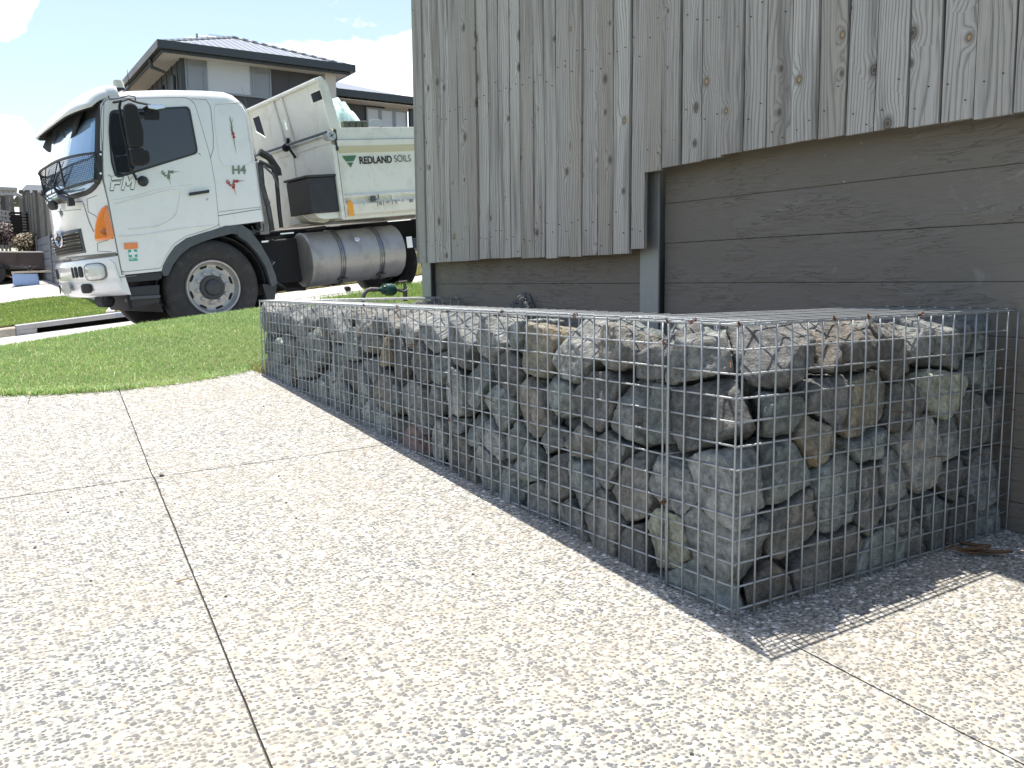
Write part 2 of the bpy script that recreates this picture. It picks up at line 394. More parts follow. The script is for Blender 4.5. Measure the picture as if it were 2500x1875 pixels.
# blue scribble on the lintel face
M_BLUE = pm('blue_crayon', (.16, .34, .62), .8, var=.3, nscale=90)
b = MB(); z = roadz(.85)+.112
def sq(pts):
    for a, c in zip(pts, pts[1:]): b.tube([(a[0], 13.557, a[1]), (c[0], 13.557, c[1])], .004, 4)
for i, st in enumerate([[(0,.03),(.09,.034)],[(.045,.032),(.045,-.02)],[(.10,.0),(.13,.012),(.14,-.008),(.11,-.02),(.10,-.005)],[(.16,.03),(.16,-.015)],[(.185,.012),(.185,-.012)],[(.21,.03),(.205,-.012)]]):
    sq([(.80+x, z+y+.105*x) for x, y in st])
tag(b.build('kerb_writing', M_BLUE), 'faded blue hand marking on the face of the drain lintel', 'marking')
# stormwater outlet in the right hand kerb
b = MB(); p = atp(851, 711, (-.105, 0, 1), roadz(0)+.09); 
b.lathe([(.05, 0), (.05, .12)], (aty(851, 711, 13.62).x, 13.62, roadz(aty(851, 711, 13.62).x)+.06), (0, 1, 0), 16); tag(b.build('drain_outlet', M_DARK), 'small dark round stormwater outlet in the pale kerb beneath the truck tank', 'drain')
# near kerb (hidden side of the verge)
b = MB(); b.add([(-30, 7.05, roadz(-30)+.13), (60, 7.05, roadz(60)+.13), (60, 7.3, roadz(60)+.13), (-30, 7.3, roadz(-30)+.13), (-30, 7.36, roadz(-30)-.1), (60, 7.36, roadz(60)-.1)], [(0,1,2,3), (3,2,5,4)])
tag(b.build('kerb', M_CONC), kind='structure')

# far side ground
b = MB()
def fp(u, v):
    x = -14+60*u; y = 13.84+24*v; z = farz(x, y)
    if y > 26.6 and x < 1.0: z = max(z, 1.2+.03*(y-26.6))
    return (x, y, z-.03)
b.grid(fp, 60, 40); tag(b.build('far_ground_rise', M_SOIL2, smooth=True), kind='structure')
def sheet(name, pts, mat, dz, kind='structure'):
    b = MB(); b.add([(x, y, farz(x, y)+dz) for x, y in pts], [tuple(range(len(pts)))]); return tag(b.build(name, mat), kind=kind)
lawnL = [(-14, 13.95), (.73, 13.95), (.83, 14.3), (.92, 15.0), (.95, 15.8), (.92, 16.8), (.82, 17.9), (.6, 18.6), (.1, 18.75), (-.5, 18.45), (-14, 16.6)]
sheet('lawn_ground', lawnL, M_SOIL, .0)
sheet('neighbour_driveway', [(-14, 16.5), (-.5, 18.35), (.1, 18.65), (.6, 18.5), (.86, 17.8), (.97, 16.7), (1.02, 17.6), (1.05, 27), (-14, 27)], M_AGG2, -.012)
def inpoly(x, y, P):
    c = False; n = len(P)
    for i in range(n):
        x1, y1 = P[i]; x2, y2 = P[(i+1) % n]
        if (y1 > y) != (y2 > y) and x < (x2-x1)*(y-y1)/(y2-y1)+x1: c = not c
    return c
def s_far():
    while True:
        x = random.uniform(-2.2, 1.0); y = random.uniform(13.9, 18.8)
        if inpoly(x, y, lawnL): return (x, y, farz(x, y)-.003)
g = blades('grass', 42000, s_far, .025, .055, .011, M_GR2, .7); tag(g, kind='stuff')
def s_far2():
    y = 13.93+8*random.random()**1.6; x = random.uniform(max(.88, min(1.08, .88+.25*(y-13.9))), 9); return (x, y, farz(x, y)-.01)
g = blades('grass', 30000, s_far2, .03, .08, .016, M_GR3, .7); tag(g, kind='stuff')
def s_fedge():
    x = random.uniform(-2.2, 8); return (x, 13.9+random.uniform(-.03, .05), farz(x, 13.9)-.02)
g = blades('grass', 5000, s_fedge, .03, .07, .012, pm('dead_runners', (.16, .11, .06), .9, var=.5, nscale=30), .9); tag(g, kind='stuff')
# curved concrete garden edging
b = MB(); pts = [(.80, 13.9), (.90, 14.3), (.98, 15.0), (1.01, 15.8), (.99, 16.7), (.93, 17.6)]
for (x, y), (x2, y2) in zip(pts, pts[1:]):
    b.add([(x-.06, y, farz(x, y)-.05), (x+.06, y, farz(x, y)-.05), (x2+.06, y2, farz(x2, y2)-.05), (x2-.06, y2, farz(x2, y2)-.05),
           (x-.06, y, farz(x, y)+.05), (x+.06, y, farz(x, y)+.05), (x2+.06, y2, farz(x2, y2)+.05), (x2-.06, y2, farz(x2, y2)+.05)],
          [(0,3,2,1),(4,5,6,7),(0,1,5,4),(1,2,6,5),(2,3,7,6),(3,0,4,7)])
tag(b.build('garden_edging', M_CONC), 'curved grey concrete edging strip between the green and the dry lawn', 'edging')

# small grit and a twig lying on the paving
mb = MB()
for k in range(70):
    x = random.uniform(-2.2, -.1); y = random.uniform(-.6, 3.0); r = random.uniform(.0015, .0045); z = drz(x, y)+r*.4
    q = [Vector((r*random.uniform(.7, 1.3), 0, 0)), Vector((-r, .3*r, 0)), Vector((0, r*random.uniform(.6, 1.3), .2*r)), Vector((0, -r*.8, 0)), Vector((0, 0, r*.7)), Vector((.2*r, 0, -r*.6))]
    mb.add([a+Vector((x, y, z)) for a in q], [(0,2,4),(2,1,4),(1,3,4),(3,0,4),(2,0,5),(1,2,5),(3,1,5),(0,3,5)])
tag(mb.build('grit', pm('dark_grit', (.07, .065, .06), .9, var=.5)), 'scattered dark specks of grit on the paving', 'grit', kind='stuff')
mb = MB(); p = atp(395, 1163, (-.019, -.08, 1), 0); mb.lathe([(.001, -.004), (.006, -.003), (.008, 0), (.006, .003), (.001, .005)], (p.x, p.y, drz(p.x, p.y)+.004), (.3, .2, 1), 8); tag(mb.build('pebble', pm('loose_pebble', (.12, .12, .12), .8)), 'small loose dark pebble on the paving beside the crossing joints', 'pebble')
mb = MB(); p = atp(448, 1421, (-.019, -.08, 1), 0); z = drz(p.x, p.y)+.003
mb.tube([(p.x-.02, p.y+.004, z), (p.x, p.y, z+.002), (p.x+.022, p.y+.010, z+.001)], [.0012, .0014, .0006], 5); mb.tube([(p.x, p.y, z+.002), (p.x-.016, p.y-.006, z)], .0009, 5)
tag(mb.build('twig', pm('tan_twig', (.30, .17, .09), .8)), 'tiny tan twig lying on the paving left of the long joint', 'twig')
# ------------------------------------------------------------------ retaining wall and paling fence (right)
M_GALV = pm('galvanised_steel', (.29, .305, .30), .5, .45, var=.22, nscale=9, bmp=.15, bscale=160, dirt=(.25, .27, .27), dirtamt=.5)
m, nt, bs = newmat('sleeper_concrete'); oc = objco(nt)
w1 = mapping(nt, oc, (1, .75, 8)); 
wn = nd(nt, 'ShaderNodeTexNoise'); wn.inputs['Scale'].default_value = 1.5; wn.inputs['Detail'].default_value = 3; nt.links.new(oc, wn.inputs[0])
va = nd(nt, 'ShaderNodeVectorMath', operation='MULTIPLY_ADD'); va.inputs[1].default_value = (.1, .1, .85); nt.links.new(wn.outputs['Color'], va.inputs[0]); nt.links.new(w1, va.inputs[2])
ridge = noise(nt, va.outputs[0], 11, 1.6, .5)
rd = mth(nt, 'ABSOLUTE', mth(nt, 'SUBTRACT', ridge, .5))
rr = ramp(nt, [(0, 1), (.013, 0)]); nt.links.new(rd, rr.inputs[0])
msk = ramp(nt, [(.47, .12), (.60, 1)]); nt.links.new(noise(nt, mapping(nt, oc, (1, 1, 2.5)), 3.2, 3), msk.inputs[0])
rl = mth(nt, 'MULTIPLY', rr.outputs[0], msk.outputs[0])
fine = noise(nt, oc, 240, 3)
base = mixc(nt, noise(nt, oc, 2.6, 7, .6), (.150, .130, .107), (.195, .172, .144))
base = mixc(nt, mth(nt, 'MULTIPLY', rl, .5), base, (.25, .235, .205))
chips = ramp(nt, [(.0, 1), (.055, 0)]); vo = nd(nt, 'ShaderNodeTexVoronoi'); vo.inputs['Scale'].default_value = 9; nt.links.new(mapping(nt, oc, (1, 1, 1.6)), vo.inputs[0]); nt.links.new(vo.outputs['Distance'], chips.inputs[0])
base = mixc(nt, mth(nt, 'MULTIPLY', chips.outputs[0], .75), base, (.5, .49, .46))
sc1 = ramp(nt, [(.60, 0), (.72, 1)]); nt.links.new(noise(nt, mapping(nt, oc, (1, 2.2, 3.5)), 2.6, 9, .75, .8), sc1.inputs[0])
base = mixc(nt, mth(nt, 'MULTIPLY', sc1.outputs[0], .30), base, (.42, .41, .38))
nt.links.new(base, bs.inputs['Base Color']); bs.inputs['Roughness'].default_value = .62
hh = mth(nt, 'ADD', mth(nt, 'MULTIPLY', mth(nt, 'MULTIPLY', ridge, msk.outputs[0]), .9), mth(nt, 'ADD', mth(nt, 'MULTIPLY', rl, .5), mth(nt, 'MULTIPLY', fine, .05)))
bump(nt, bs, hh, .8, .008)
M_SLP = m

wall = empty('retaining_wall', (1.08, 3.4, .2), 'brown concrete sleeper retaining wall with wood grain face below the paling fence', 'wall')
def wpart(mb, name, mat, **k): 
    o = mb.build(name, mat, **k); o.parent = wall; o.matrix_parent_inverse = Matrix.Translation(wall.location).inverted(); return o
ZS = [-.20, -.05, .10, .25, .40, .55, .70, .857, 1.012, 1.165, 1.318]
for (y0, y1, top) in ((-3.0, 1.40, 10), (1.505, 3.362, 8)):
    for i in range(top):
        if top == 10 or ZS[i+1] > .3:
            mb = MB(); mb.box(1.075+random.uniform(-.002, .002), 1.15, y0+.004, y1-.004, ZS[i]+.0003, ZS[i+1]-.0003)
            wpart(mb, 'sleeper', M_SLP, bevel=.003, seg=2)
M_CORE = pm('backfill', (.05, .045, .035), .95)
mb = MB(); mb.box(1.151, 1.5, -3, 3.36, -.3, .80); wpart(mb, 'backfill', M_CORE)
for (y0, y1) in ((1.397, 1.508), (3.360, 3.470)):
    mb = MB(); mb.box(1.045, 1.054, y0, y1, -.2, 1.3); mb.box(1.055, 1.15, (y0+y1)/2-.004, (y0+y1)/2+.004, -.2, 1.3); mb.box(1.152, 1.16, y0, y1, -.2, 1.3)
    wpart(mb, 'steel_post', M_GALV, bevel=.0015)

# --- weathered pine material driven by per board UV and random attribute
m, nt, bs = newmat('weathered_pine')
uv = nd(nt, 'ShaderNodeUVMap', uv_map='board'); at = nd(nt, 'ShaderNodeAttribute', attribute_name='rnd'); rs = nd(nt, 'ShaderNodeSeparateColor'); nt.links.new(at.outputs['Color'], rs.inputs[0])
off = nd(nt, 'ShaderNodeVectorMath', operation='MULTIPLY_ADD'); off.inputs[1].default_value = (31, 17, 9); nt.links.new(at.outputs['Color'], off.inputs[0]); nt.links.new(uv.outputs[0], off.inputs[2])
P = off.outputs[0]
kv = nd(nt, 'ShaderNodeTexVoronoi', voronoi_dimensions='2D'); kv.inputs['Scale'].default_value = 1; kv.inputs['Randomness'].default_value = .95
nt.links.new(mapping(nt, P, (8.5, 6.5, 1)), kv.inputs[0])
ks = nd(nt, 'ShaderNodeSeparateColor'); nt.links.new(kv.outputs['Color'], ks.inputs[0])
on = mth(nt, 'GREATER_THAN', ks.outputs[0], .62)
kd = mth(nt, 'DIVIDE', kv.outputs['Distance'], mth(nt, 'MULTIPLY_ADD', ks.outputs[2], 1.0, .30)); infl = ramp(nt, [(0, 1), (.10, .75), (.35, .15), (.75, 0)]); nt.links.new(kd, infl.inputs[0])
inf = mth(nt, 'MULTIPLY', infl.outputs[0], on)
sx = nd(nt, 'ShaderNodeSeparateXYZ'); nt.links.new(P, sx.inputs[0])
lf = noise(nt, mapping(nt, P, (6, .9, 1)), 1, 3, .5)
fr = mth(nt, 'MULTIPLY_ADD', rs.outputs[1], 55, 45)
g = mth(nt, 'ADD', mth(nt, 'MULTIPLY', sx.outputs[0], fr), mth(nt, 'MULTIPLY', lf, 9))
g = mth(nt, 'ADD', g, mth(nt, 'MULTIPLY', inf, 2.2))
g2 = mth(nt, 'ADD', g, mth(nt, 'MULTIPLY', noise(nt, mapping(nt, P, (60, 3, 1)), 1, 3), .5))
ring = mth(nt, 'FRACT', g2)
rg = ramp(nt, [(0, .1), (.1, .6), (.45, 1), (.75, .8), (.92, .1), (1, .0)]); nt.links.new(ring, rg.inputs[0])
fib = noise(nt, mapping(nt, P, (330, 4.5, 1)), 1, 4, .6)
blot = noise(nt, mapping(nt, P, (9, 1.6, 1)), 1, 5, .6)
tone = mixc(nt, rs.outputs[0], (.27, .25, .22), (.68, .655, .61))
tone = mixc(nt, mth(nt, 'MULTIPLY', blot, .6), tone, (.43, .365, .275))
warm = mth(nt, 'GREATER_THAN', rs.outputs[2], .80)
tone = mixc(nt, mth(nt, 'MULTIPLY', warm, .38), tone, (.33, .26, .17))
c = mixc(nt, mth(nt, 'MULTIPLY', mth(nt, 'SUBTRACT', 1, rg.outputs[0]), .85), tone, (.12, .108, .09))
c = mixc(nt, mth(nt, 'MULTIPLY', fib, .55), c, tuple(x for x in (.47, .465, .45)))
fr2 = ramp(nt, [(.30, 1), (.42, 0)]); nt.links.new(fib, fr2.inputs[0]); c = mixc(nt, mth(nt, 'MULTIPLY', fr2.outputs[0], .65), c, (.085, .078, .07))
dk = ramp(nt, [(.52, 0), (.68, 1)]); nt.links.new(noise(nt, mapping(nt, P, (14, .9, 1)), 1, 4), dk.inputs[0]); c = mixc(nt, mth(nt, 'MULTIPLY', dk.outputs[0], .7), c, (.15, .135, .115))
# knots: dark rim, orange heart
kr = ramp(nt, [(0, (.36, .23, .11)), (.045, (.48, .34, .18)), (.062, (.05, .04, .03)), (.085, (.24, .19, .13)), (.13, (.27, .25, .22))]); nt.links.new(kd, kr.inputs[0])
kin = ramp(nt, [(.12, 1), (.18, 0)]); nt.links.new(kd, kin.inputs[0])
kk = mth(nt, 'MULTIPLY', kin.outputs[0], on)
small = mth(nt, 'GREATER_THAN', ks.outputs[1], .35)
kr2 = ramp(nt, [(0, (.10, .075, .05)), (.03, (.05, .04, .03)), (.05, (.22, .19, .15)), (.075, (.07, .06, .05)), (.11, (.25, .235, .21))]); nt.links.new(kd, kr2.inputs[0]); kcol = mixc(nt, small, kr.outputs[0], kr2.outputs[0])
c = mixc(nt, mth(nt, 'MULTIPLY', kk, .9), c, kcol)
nt.links.new(c, bs.inputs['Base Color']); bs.inputs['Roughness'].default_value = .82; bs.inputs['Specular IOR Level'].default_value = .25
hh = mth(nt, 'ADD', mth(nt, 'MULTIPLY', rg.outputs[0], .5), mth(nt, 'MULTIPLY', fib, .8)); bump(nt, bs, hh, .55, .0022)
M_PINE = m

fence = empty('timber_fence', (1.0, 3.4, .8), 'tall weathered grey timber paling fence above the brown sleeper wall', 'fence')
def fpart(mb, name, mat, **k):
    o = mb.build(name, mat, **k); o.parent = fence; o.matrix_parent_inverse = Matrix.Translation(fence.location).inverted(); return o
edges = [3.415, 3.292, 3.191, 3.094, 2.993, 2.896, 2.788, 2.698, 2.591, 2.495, 2.396, 2.302, 2.194, 2.105, 2.012, 1.908, 1.821, 1.711, 1.611, 1.511, 1.418, 1.318, 1.216, 1.115, 1.011, .916, .815, .71, .611, .508, .406, .306, .206, .106, .003]
y = .003
while y > -2.9: y -= random.uniform(.097, .103); edges.append(y)
V = []; F = []; UV = []; RN = []
def board(y0, y1, z0, z1, x, tilt, thick=.016, dx=0):
    """one paling, y0<y1, slightly cupped, face towards -x"""
    o = len(V); nz_ = 14; cols = 4
    rnd = (random.random(), random.random(), random.random())
    bow = random.uniform(-.004, .004); u0 = random.random()*5
    for i in range(nz_+1):
        t = i/nz_; z = z0+(z1-z0)*t
        for j in range(cols+1):
            s = j/cols; yy = y0+(y1-y0)*s+tilt*(z-z0)
            cup = .0016*(2*s-1)**2*(1 if rnd[0] > .5 else -1)
            V.append((x+dx*(2*s-1)+cup+bow*math.sin(3*t*2.2+rnd[1]*6), yy, z)); UV.append((u0+(y1-y0)*s, z-z0)); RN.append(rnd)
    nf = (nz_+1)*(cols+1)
    for i in range(nz_+1):
        for s, j in ((0, 0), (1, cols)):
            a = V[o+i*(cols+1)+j]; V.append((a[0]+thick, a[1], a[2])); UV.append((UV[o+i*(cols+1)+j][0]+(.01 if j else -.01), a[2]-z0)); RN.append(rnd)
    for i in range(nz_):
        for j in range(cols):
            a = o+i*(cols+1)+j; F.append((a, a+cols+1, a+cols+2, a+1))
        L0 = o+i*(cols+1); L1 = L0+cols+1; B0 = o+nf+i*2; B1 = B0+2
        F.append((L0, B0, B1, L1)); F.append((L0+cols, L1+cols, B1+1, B0+1))
    F.append((o, o+1, o+2, o+3, o+4, o+nf+1, o+nf))
for i in range(len(edges)-1):
    y1, y0 = edges[i], edges[i+1]
    gapm = random.choice([.0015, .003, .004, .0055])
    if y0 >= 1.40:
        zb = .825-.010*(y0 < 2.2)*random.random()+random.uniform(-.004, .004)
        if abs(y0-1.418) < .002: zb = .838
    else: zb = 1.128+.034*math.sin(max(0, min(1, (1.42-y0)/1.45))*math.pi)*.6+random.uniform(-.002, .002)
    tilt = random.uniform(-.0012, .0012)
    if abs(y1-1.511) < .002: y1 -= .012; tilt = -.002     # the open gap beside the short board
    board(y0+gapm, y1-gapm, zb, 2.55+random.uniform(-.006, .006), .985+random.uniform(-.003, .003)+(.004 if i % 3 else 0), tilt, dx=random.uniform(-.0012, .0012))
me = bpy.data.meshes.new('palings'); me.from_pydata(V, [], F); ul = me.uv_layers.new(name='board')
vi = [l.vertex_index for l in me.loops]; ul.data.foreach_set('uv', [c_ for i in vi for c_ in UV[i]])
ca = me.color_attributes.new('rnd', 'FLOAT_COLOR', 'POINT'); ca.data.foreach_set('color', [c_ for r_ in RN for c_ in (*r_, 1)])
me.materials.append(M_PINE); po = bpy.data.objects.new('palings', me); COL.objects.link(po); po.parent = fence; po.matrix_parent_inverse = Matrix.Translation(fence.location).inverted()
M_RAIL = pm('fence_rail_timber', (.16, .14, .11), .85, var=.3, nscale=12)
for z in (.93, 1.62, 2.3):
    mb = MB(); mb.box(1.006, 1.042, 1.50 if z < 1 else -2.9, 3.4, z-.035, z+.035); fpart(mb, 'rail', M_RAIL)
mb = MB(); mb.box(1.006, 1.042, -2.9, 1.39, 1.19, 1.26); fpart(mb, 'rail', M_RAIL)
mb = MB(); mb.box(.97, 1.06, -2.9, 3.42, 2.552, 2.58); fpart(mb, 'capping', M_RAIL)
mb = MB(); mb.box(1.0425, 1.05, 1.52, 3.38, .86, 2.55); mb.box(1.0425, 1.05, -2.9, 1.519, 1.17, 2.55); fpart(mb, 'back_boards', M_RAIL)
# nail heads
M_NAIL = pm('nail_rust', (.03, .022, .016), .7)
mb = MB()
for i in range(len(edges)-1):
    y1, y0 = edges[i], edges[i+1]
    for z in ((.93, 1.62, 2.3) if y0 > 1.4 else (1.225, 1.62, 2.3)):
        for s in (.24, .74):
            yy = y0+(y1-y0)*(s+random.uniform(-.06, .06)); zz = z+random.gauss(0, .04)
            mb.lathe([(.0017, 0), (.0017, .006)], (.9795, yy, zz), (1, 0, 0), 8)
o = fpart(mb, 'nail', M_NAIL); o['kind'] = 'stuff'
# pile of crumbled soil against the wall, inside the planter
M_CRUMB = pm('grey_crumb', (.16, .16, .155), .95, var=.4, nscale=60, bmp=.8, bscale=120)
mb = MB(); mb.grid(lambda u, v: (1.07-.22*v, 2.26+.26*u, .50+.155*(math.sin(math.pi*u)**1.2)*(1-v)**1.1+.02*mnoise.noise((u*9, v*9, 3))+.012*mnoise.noise((u*25, v*25, 1))), 40, 26)
soilpile = mb.build('soil_pile', M_CRUMB); tag(soilpile, 'small heap of crumbly grey soil against the sleeper wall behind the stone basket', 'soil heap')
mb = MB()
for k in range(700):
    u = random.random(); v = random.random()*.8; x = 1.06-.22*v; y = 2.25+.28*u; z = .50+.155*(math.sin(math.pi*u)**1.2)*(1-v)**1.1; r = random.uniform(.003, .010)
    q = [Vector((random.gauss(0, 1), random.gauss(0, 1), random.gauss(0, 1))).normalized()*r for _ in range(6)]
    q = [Vector((r, 0, 0)), Vector((-r*.9, .3*r, 0)), Vector((0, r, .2*r)), Vector((0, -r*.8, 0)), Vector((0, 0, r*.8)), Vector((.2*r, 0, -r))]
    q = [a+Vector((x, y, z)) for a in q]; mb.add(q, [(0,2,4),(2,1,4),(1,3,4),(3,0,4),(2,0,5),(1,2,5),(3,1,5),(0,3,5)])
o = mb.build('crumbs', M_CRUMB); o.parent = soilpile; o['kind'] = 'stuff'
# planter soil
mb = MB(); mb.grid(lambda u, v: (.2+.87*u, .2+3.0*v, .50+.01*mnoise.noise((u*20, v*60, 0))), 20, 50); tag(mb.build('planter_soil', M_SOIL2, smooth=True), kind='structure')
# brown leaf litter by the wall
M_LEAF = pm('dry_leaf', (.15, .075, .035), .7, var=.4, nscale=30)
mb = MB()
def leaf(p, ang, L_, W_, curl, dz=0):
    ca_, sa_ = math.cos(ang), math.sin(ang)
    def P_(u, v):
        s = (u-.5)*L_; ww = W_*math.sin(math.pi*min(1, max(0, u)))**.7*(v-.5); z = .004+dz+curl*abs(v-.5)*2+.02*(u-.5)**2
        x, y = p[0]+s*ca_-ww*sa_, p[1]+s*sa_+ww*ca_; return (x, y, drz(x, y)+z)
    mb.grid(P_, 10, 4)
leaf((.83, -.075), R(-38), .13, .022, .006, .003); leaf((.80, -.06), R(-20), .10, .02, .005, .012); leaf((.86, -.02), R(-55), .09, .02, .004)
mb.tube([(.76, -.005, drz(.76, 0)+.012), (.79, -.06, drz(.79, 0)+.006), (.86, -.085, drz(.86, 0)+.004)], .0022, 5)
mb.tube([(.775, .0, drz(.76, 0)+.02), (.80, -.05, drz(.79, 0)+.010), (.85, -.075, drz(.86, 0)+.006)], .0018, 5)
tag(mb.build('dry_leaves', M_LEAF, smooth=True), 'curled brown dry leaves on the paving beside the end of the stone basket', 'leaves')
# ------------------------------------------------------------------ gabion basket
M_WIRE = pm('galvanised_wire', (.37, .385, .39), .45, .4, var=.18, nscale=40, bmp=.25, bscale=500)
M_RUST = pm('rusty_tie_wire', (.16, .065, .03), .8, .2, var=.4, nscale=80)
TOP = .622; BW = .2; BR = .36
cage = empty('gabion_basket', (0, 0, 0), 'galvanised steel mesh gabion basket, U shaped and filled with grey stones', 'gabion')
WR = .0023
def wob1(a): return random.uniform(-a, a)
def panel(name, o, du, dv, nu, nv, push, tail=0, skipu=()):
    """welded mesh sheet: origin o, unit dirs du/dv, nu x nv cells of 50 mm; 'push' offsets the second wire set"""
    mb = MB(); o = Vector(o); du = Vector(du); dv = Vector(dv); push = Vector(push)
    Lu, Lv = nu*.05, nv*.05
    for i in range(nu+1):
        w_ = Vector((wob1(.0006), wob1(.0006), 0)); p0 = o+du*(.05*i); k = 5
        mb.tube([p0+dv*(Lv*t/k - (tail*(1-t/k) if t == 0 else 0))+w_*math.sin(t)*2+du*wob1(.0007) for t in range(k+1)], WR, 6)
    for j in range(nv+1):
        p0 = o+dv*(.05*j)+push; k = max(3, nu//3)
        mb.tube([p0+du*(Lu*t/k+(0 if 0 < t < k else (-.004 if t == 0 else .004)))+dv*wob1(.0009)+push.normalized()*wob1(.0006) for t in range(k+1)], WR, 6)
    return mb.build(name, M_WIRE, cage, smooth=True, angle=180, recalc=False)
X_, Y_, Z_ = (1, 0, 0), (0, 1, 0), (0, 0, 1)
def face(o, d, n, push, rows=12, tail=.03): return panel('mesh_panel', (o[0], o[1], TOP-.05*rows), d, Z_, n, rows, push, tail)
# long side, street end to front corner
face((0, .004), Y_, 4, (WR*1.9, 0, 0))
for k in range(3): face((-.001, .222+1.0075*k), Y_, 20, (WR*1.9, 0, 0))
# short end towards the camera, and the far return
face((.012, -.001), X_, 21, (0, WR*1.9, 0))
face((.0, 3.245), X_, 21, (0, -WR*1.9, 0), tail=0)
face((.2, 3.04), X_, 17, (0, -WR*1.9, 0), rows=5)
# inner sheets
for k in range(3): face((BW, .40+.95*k), Y_, 18 if k < 2 else 14, (-WR*1.9, 0, 0), rows=6, tail=0)
face((BW, BR), X_, 17, (0, WR*1.9, 0), rows=6, tail=0)
face((.006, .214), X_, 7, (0, WR*2, 0), tail=0)           # partition between the baskets
# lids
def lid(o, nu, nv, name='mesh_lid'): panel(name, (o[0], o[1], TOP+.002), X_, Y_, nu, nv, (0, 0, WR*1.9))
lid((.0, .002), 21, 7)
for k in range(3): lid((.0, .372+.96*k if k else .372), 4, 19)
lid((.0, 3.045), 21, 4)
# tie wires
def tie(p, r=.007):
    mb = MB(); n = 14; a = random.uniform(0, 6)
    mb.tube([Vector(p)+Vector((r*math.cos(a+t*.95), r*.5*math.sin(a*2+t*.9), r*.9*math.sin(t*.95)+.0005*t)) for t in range(n)], .0011, 5)
    mb.tube([Vector(p), Vector(p)+Vector((wob1(.01), wob1(.015), .003))], .001, 5)
    return mb.build('tie_wire', M_RUST, cage, smooth=True)
for p in [(-.002, .208, .622), (-.002, .214, .575), (-.002, .214, .21), (0, .0, .622), (0, .13, .624), (-.002, 1.226, .62), (-.002, 1.226, .38), (-.002, 1.226, .27), (-.002, 2.234, .5), (-.002, 2.234, .3), (.3, 0, .624), (.62, 0, .624), (.42, 0, .624), (-.001, .9, .625), (-.001, 1.6, .625), (-.001, .55, .625), (.0, 1.9, .625)]: tie(p)
# stray wire ends poking through
mb = MB()
for p, d in [((-.002, .02, .55), (-.02, -.02, -.012)), ((.52, -.002, .40), (.035, -.01, -.004)), ((.68, -.002, .27), (.05, -.015, .0)), ((-.002, 1.45, .5), (-.01, .05, 0)), ((-.002, .95, .36), (-.015, .04, .01)), ((1.03, -.003, .36), (.03, -.004, -.004)), ((.9, -.003, .25), (.03, -.012, .0))]:
    mb.tube([Vector(p), Vector(p)+Vector(d)*.5+Vector((0, 0, .002)), Vector(p)+Vector(d)], .0012, 5)
mb.build('stray_wire', M_RUST, cage)

# ------------------------------------------------------------------ stones
def rockmat(name, a, b_, c_, spots=(.5, .48, .42), spotamt=.35):
    m, nt, bs = newmat(name); tcn = nt.nodes.new('ShaderNodeTexCoord'); oc = tcn.outputs['Object']
    oi = nd(nt, 'ShaderNodeObjectInfo'); o2 = nd(nt, 'ShaderNodeVectorMath', operation='ADD')
    sc_ = nd(nt, 'ShaderNodeCombineXYZ'); mu = mth(nt, 'MULTIPLY', oi.outputs['Random'], 50)
    for i in range(3): nt.links.new(mu, sc_.inputs[i])
    nt.links.new(oc, o2.inputs[0]); nt.links.new(sc_.outputs[0], o2.inputs[1]); P = o2.outputs[0]
    n1 = noise(nt, P, 13, 8, .7, .6); n2 = noise(nt, P, 60, 6, .7); n3 = noise(nt, P, 5, 5, .6, 1.2)
    r1 = ramp(nt, [(.40, 0), (.60, 1)]); nt.links.new(n1, r1.inputs[0])
    c = mixc(nt, r1.outputs[0], a, b_)
    r3 = ramp(nt, [(.50, 0), (.70, 1)]); nt.links.new(n3, r3.inputs[0]); c = mixc(nt, mth(nt, 'MULTIPLY', r3.outputs[0], .75), c, c_)
    r2 = ramp(nt, [(.28, .4), (.5, 1), (.72, 1.75)]); nt.links.new(n2, r2.inputs[0]); c = mixc(nt, .8, c, r2.outputs[0], 'MULTIPLY')
    # thin pale veins and scratches
    vn = noise(nt, P, 16, 5, .6, 1.5); vv = ramp(nt, [(0, 1), (.012, 0)]); nt.links.new(mth(nt, 'ABSOLUTE', mth(nt, 'SUBTRACT', vn, .5)), vv.inputs[0])
    c = mixc(nt, mth(nt, 'MULTIPLY', vv.outputs[0], .28), c, (.45, .45, .42))
    vo = nd(nt, 'ShaderNodeTexVoronoi'); vo.inputs['Scale'].default_value = 130; nt.links.new(P, vo.inputs[0]); rs_ = ramp(nt, [(.0, 1), (.24, 0)]); nt.links.new(vo.outputs['Distance'], rs_.inputs[0])
    ms = ramp(nt, [(.45, 0), (.62, 1)]); nt.links.new(noise(nt, P, 22, 4), ms.inputs[0])
    c = mixc(nt, mth(nt, 'MULTIPLY', mth(nt, 'MULTIPLY', rs_.outputs[0], ms.outputs[0]), spotamt), c, spots)
    v = mth(nt, 'MULTIPLY_ADD', oi.outputs['Random'], .6, .85); vc = nd(nt, 'ShaderNodeCombineColor')
    for i in range(3): nt.links.new(v, vc.inputs[i])
    c = mixc(nt, 1, c, vc.outputs[0], 'MULTIPLY')
    nt.links.new(c, bs.inputs['Base Color']); bs.inputs['Roughness'].default_value = .78; bs.inputs['Specular IOR Level'].default_value = .35
    h = mth(nt, 'ADD', mth(nt, 'MULTIPLY', noise(nt, P, 45, 9, .68), 1.0), mth(nt, 'MULTIPLY', n2, .35))
    h = mth(nt, 'ADD', h, mth(nt, 'MULTIPLY', noise(nt, mapping(nt, P, (1, 1, 4), rot=(.6, .3, 0)), 30, 4, .6), .5))
    bump(nt, bs, h, 1, .012)
    return m
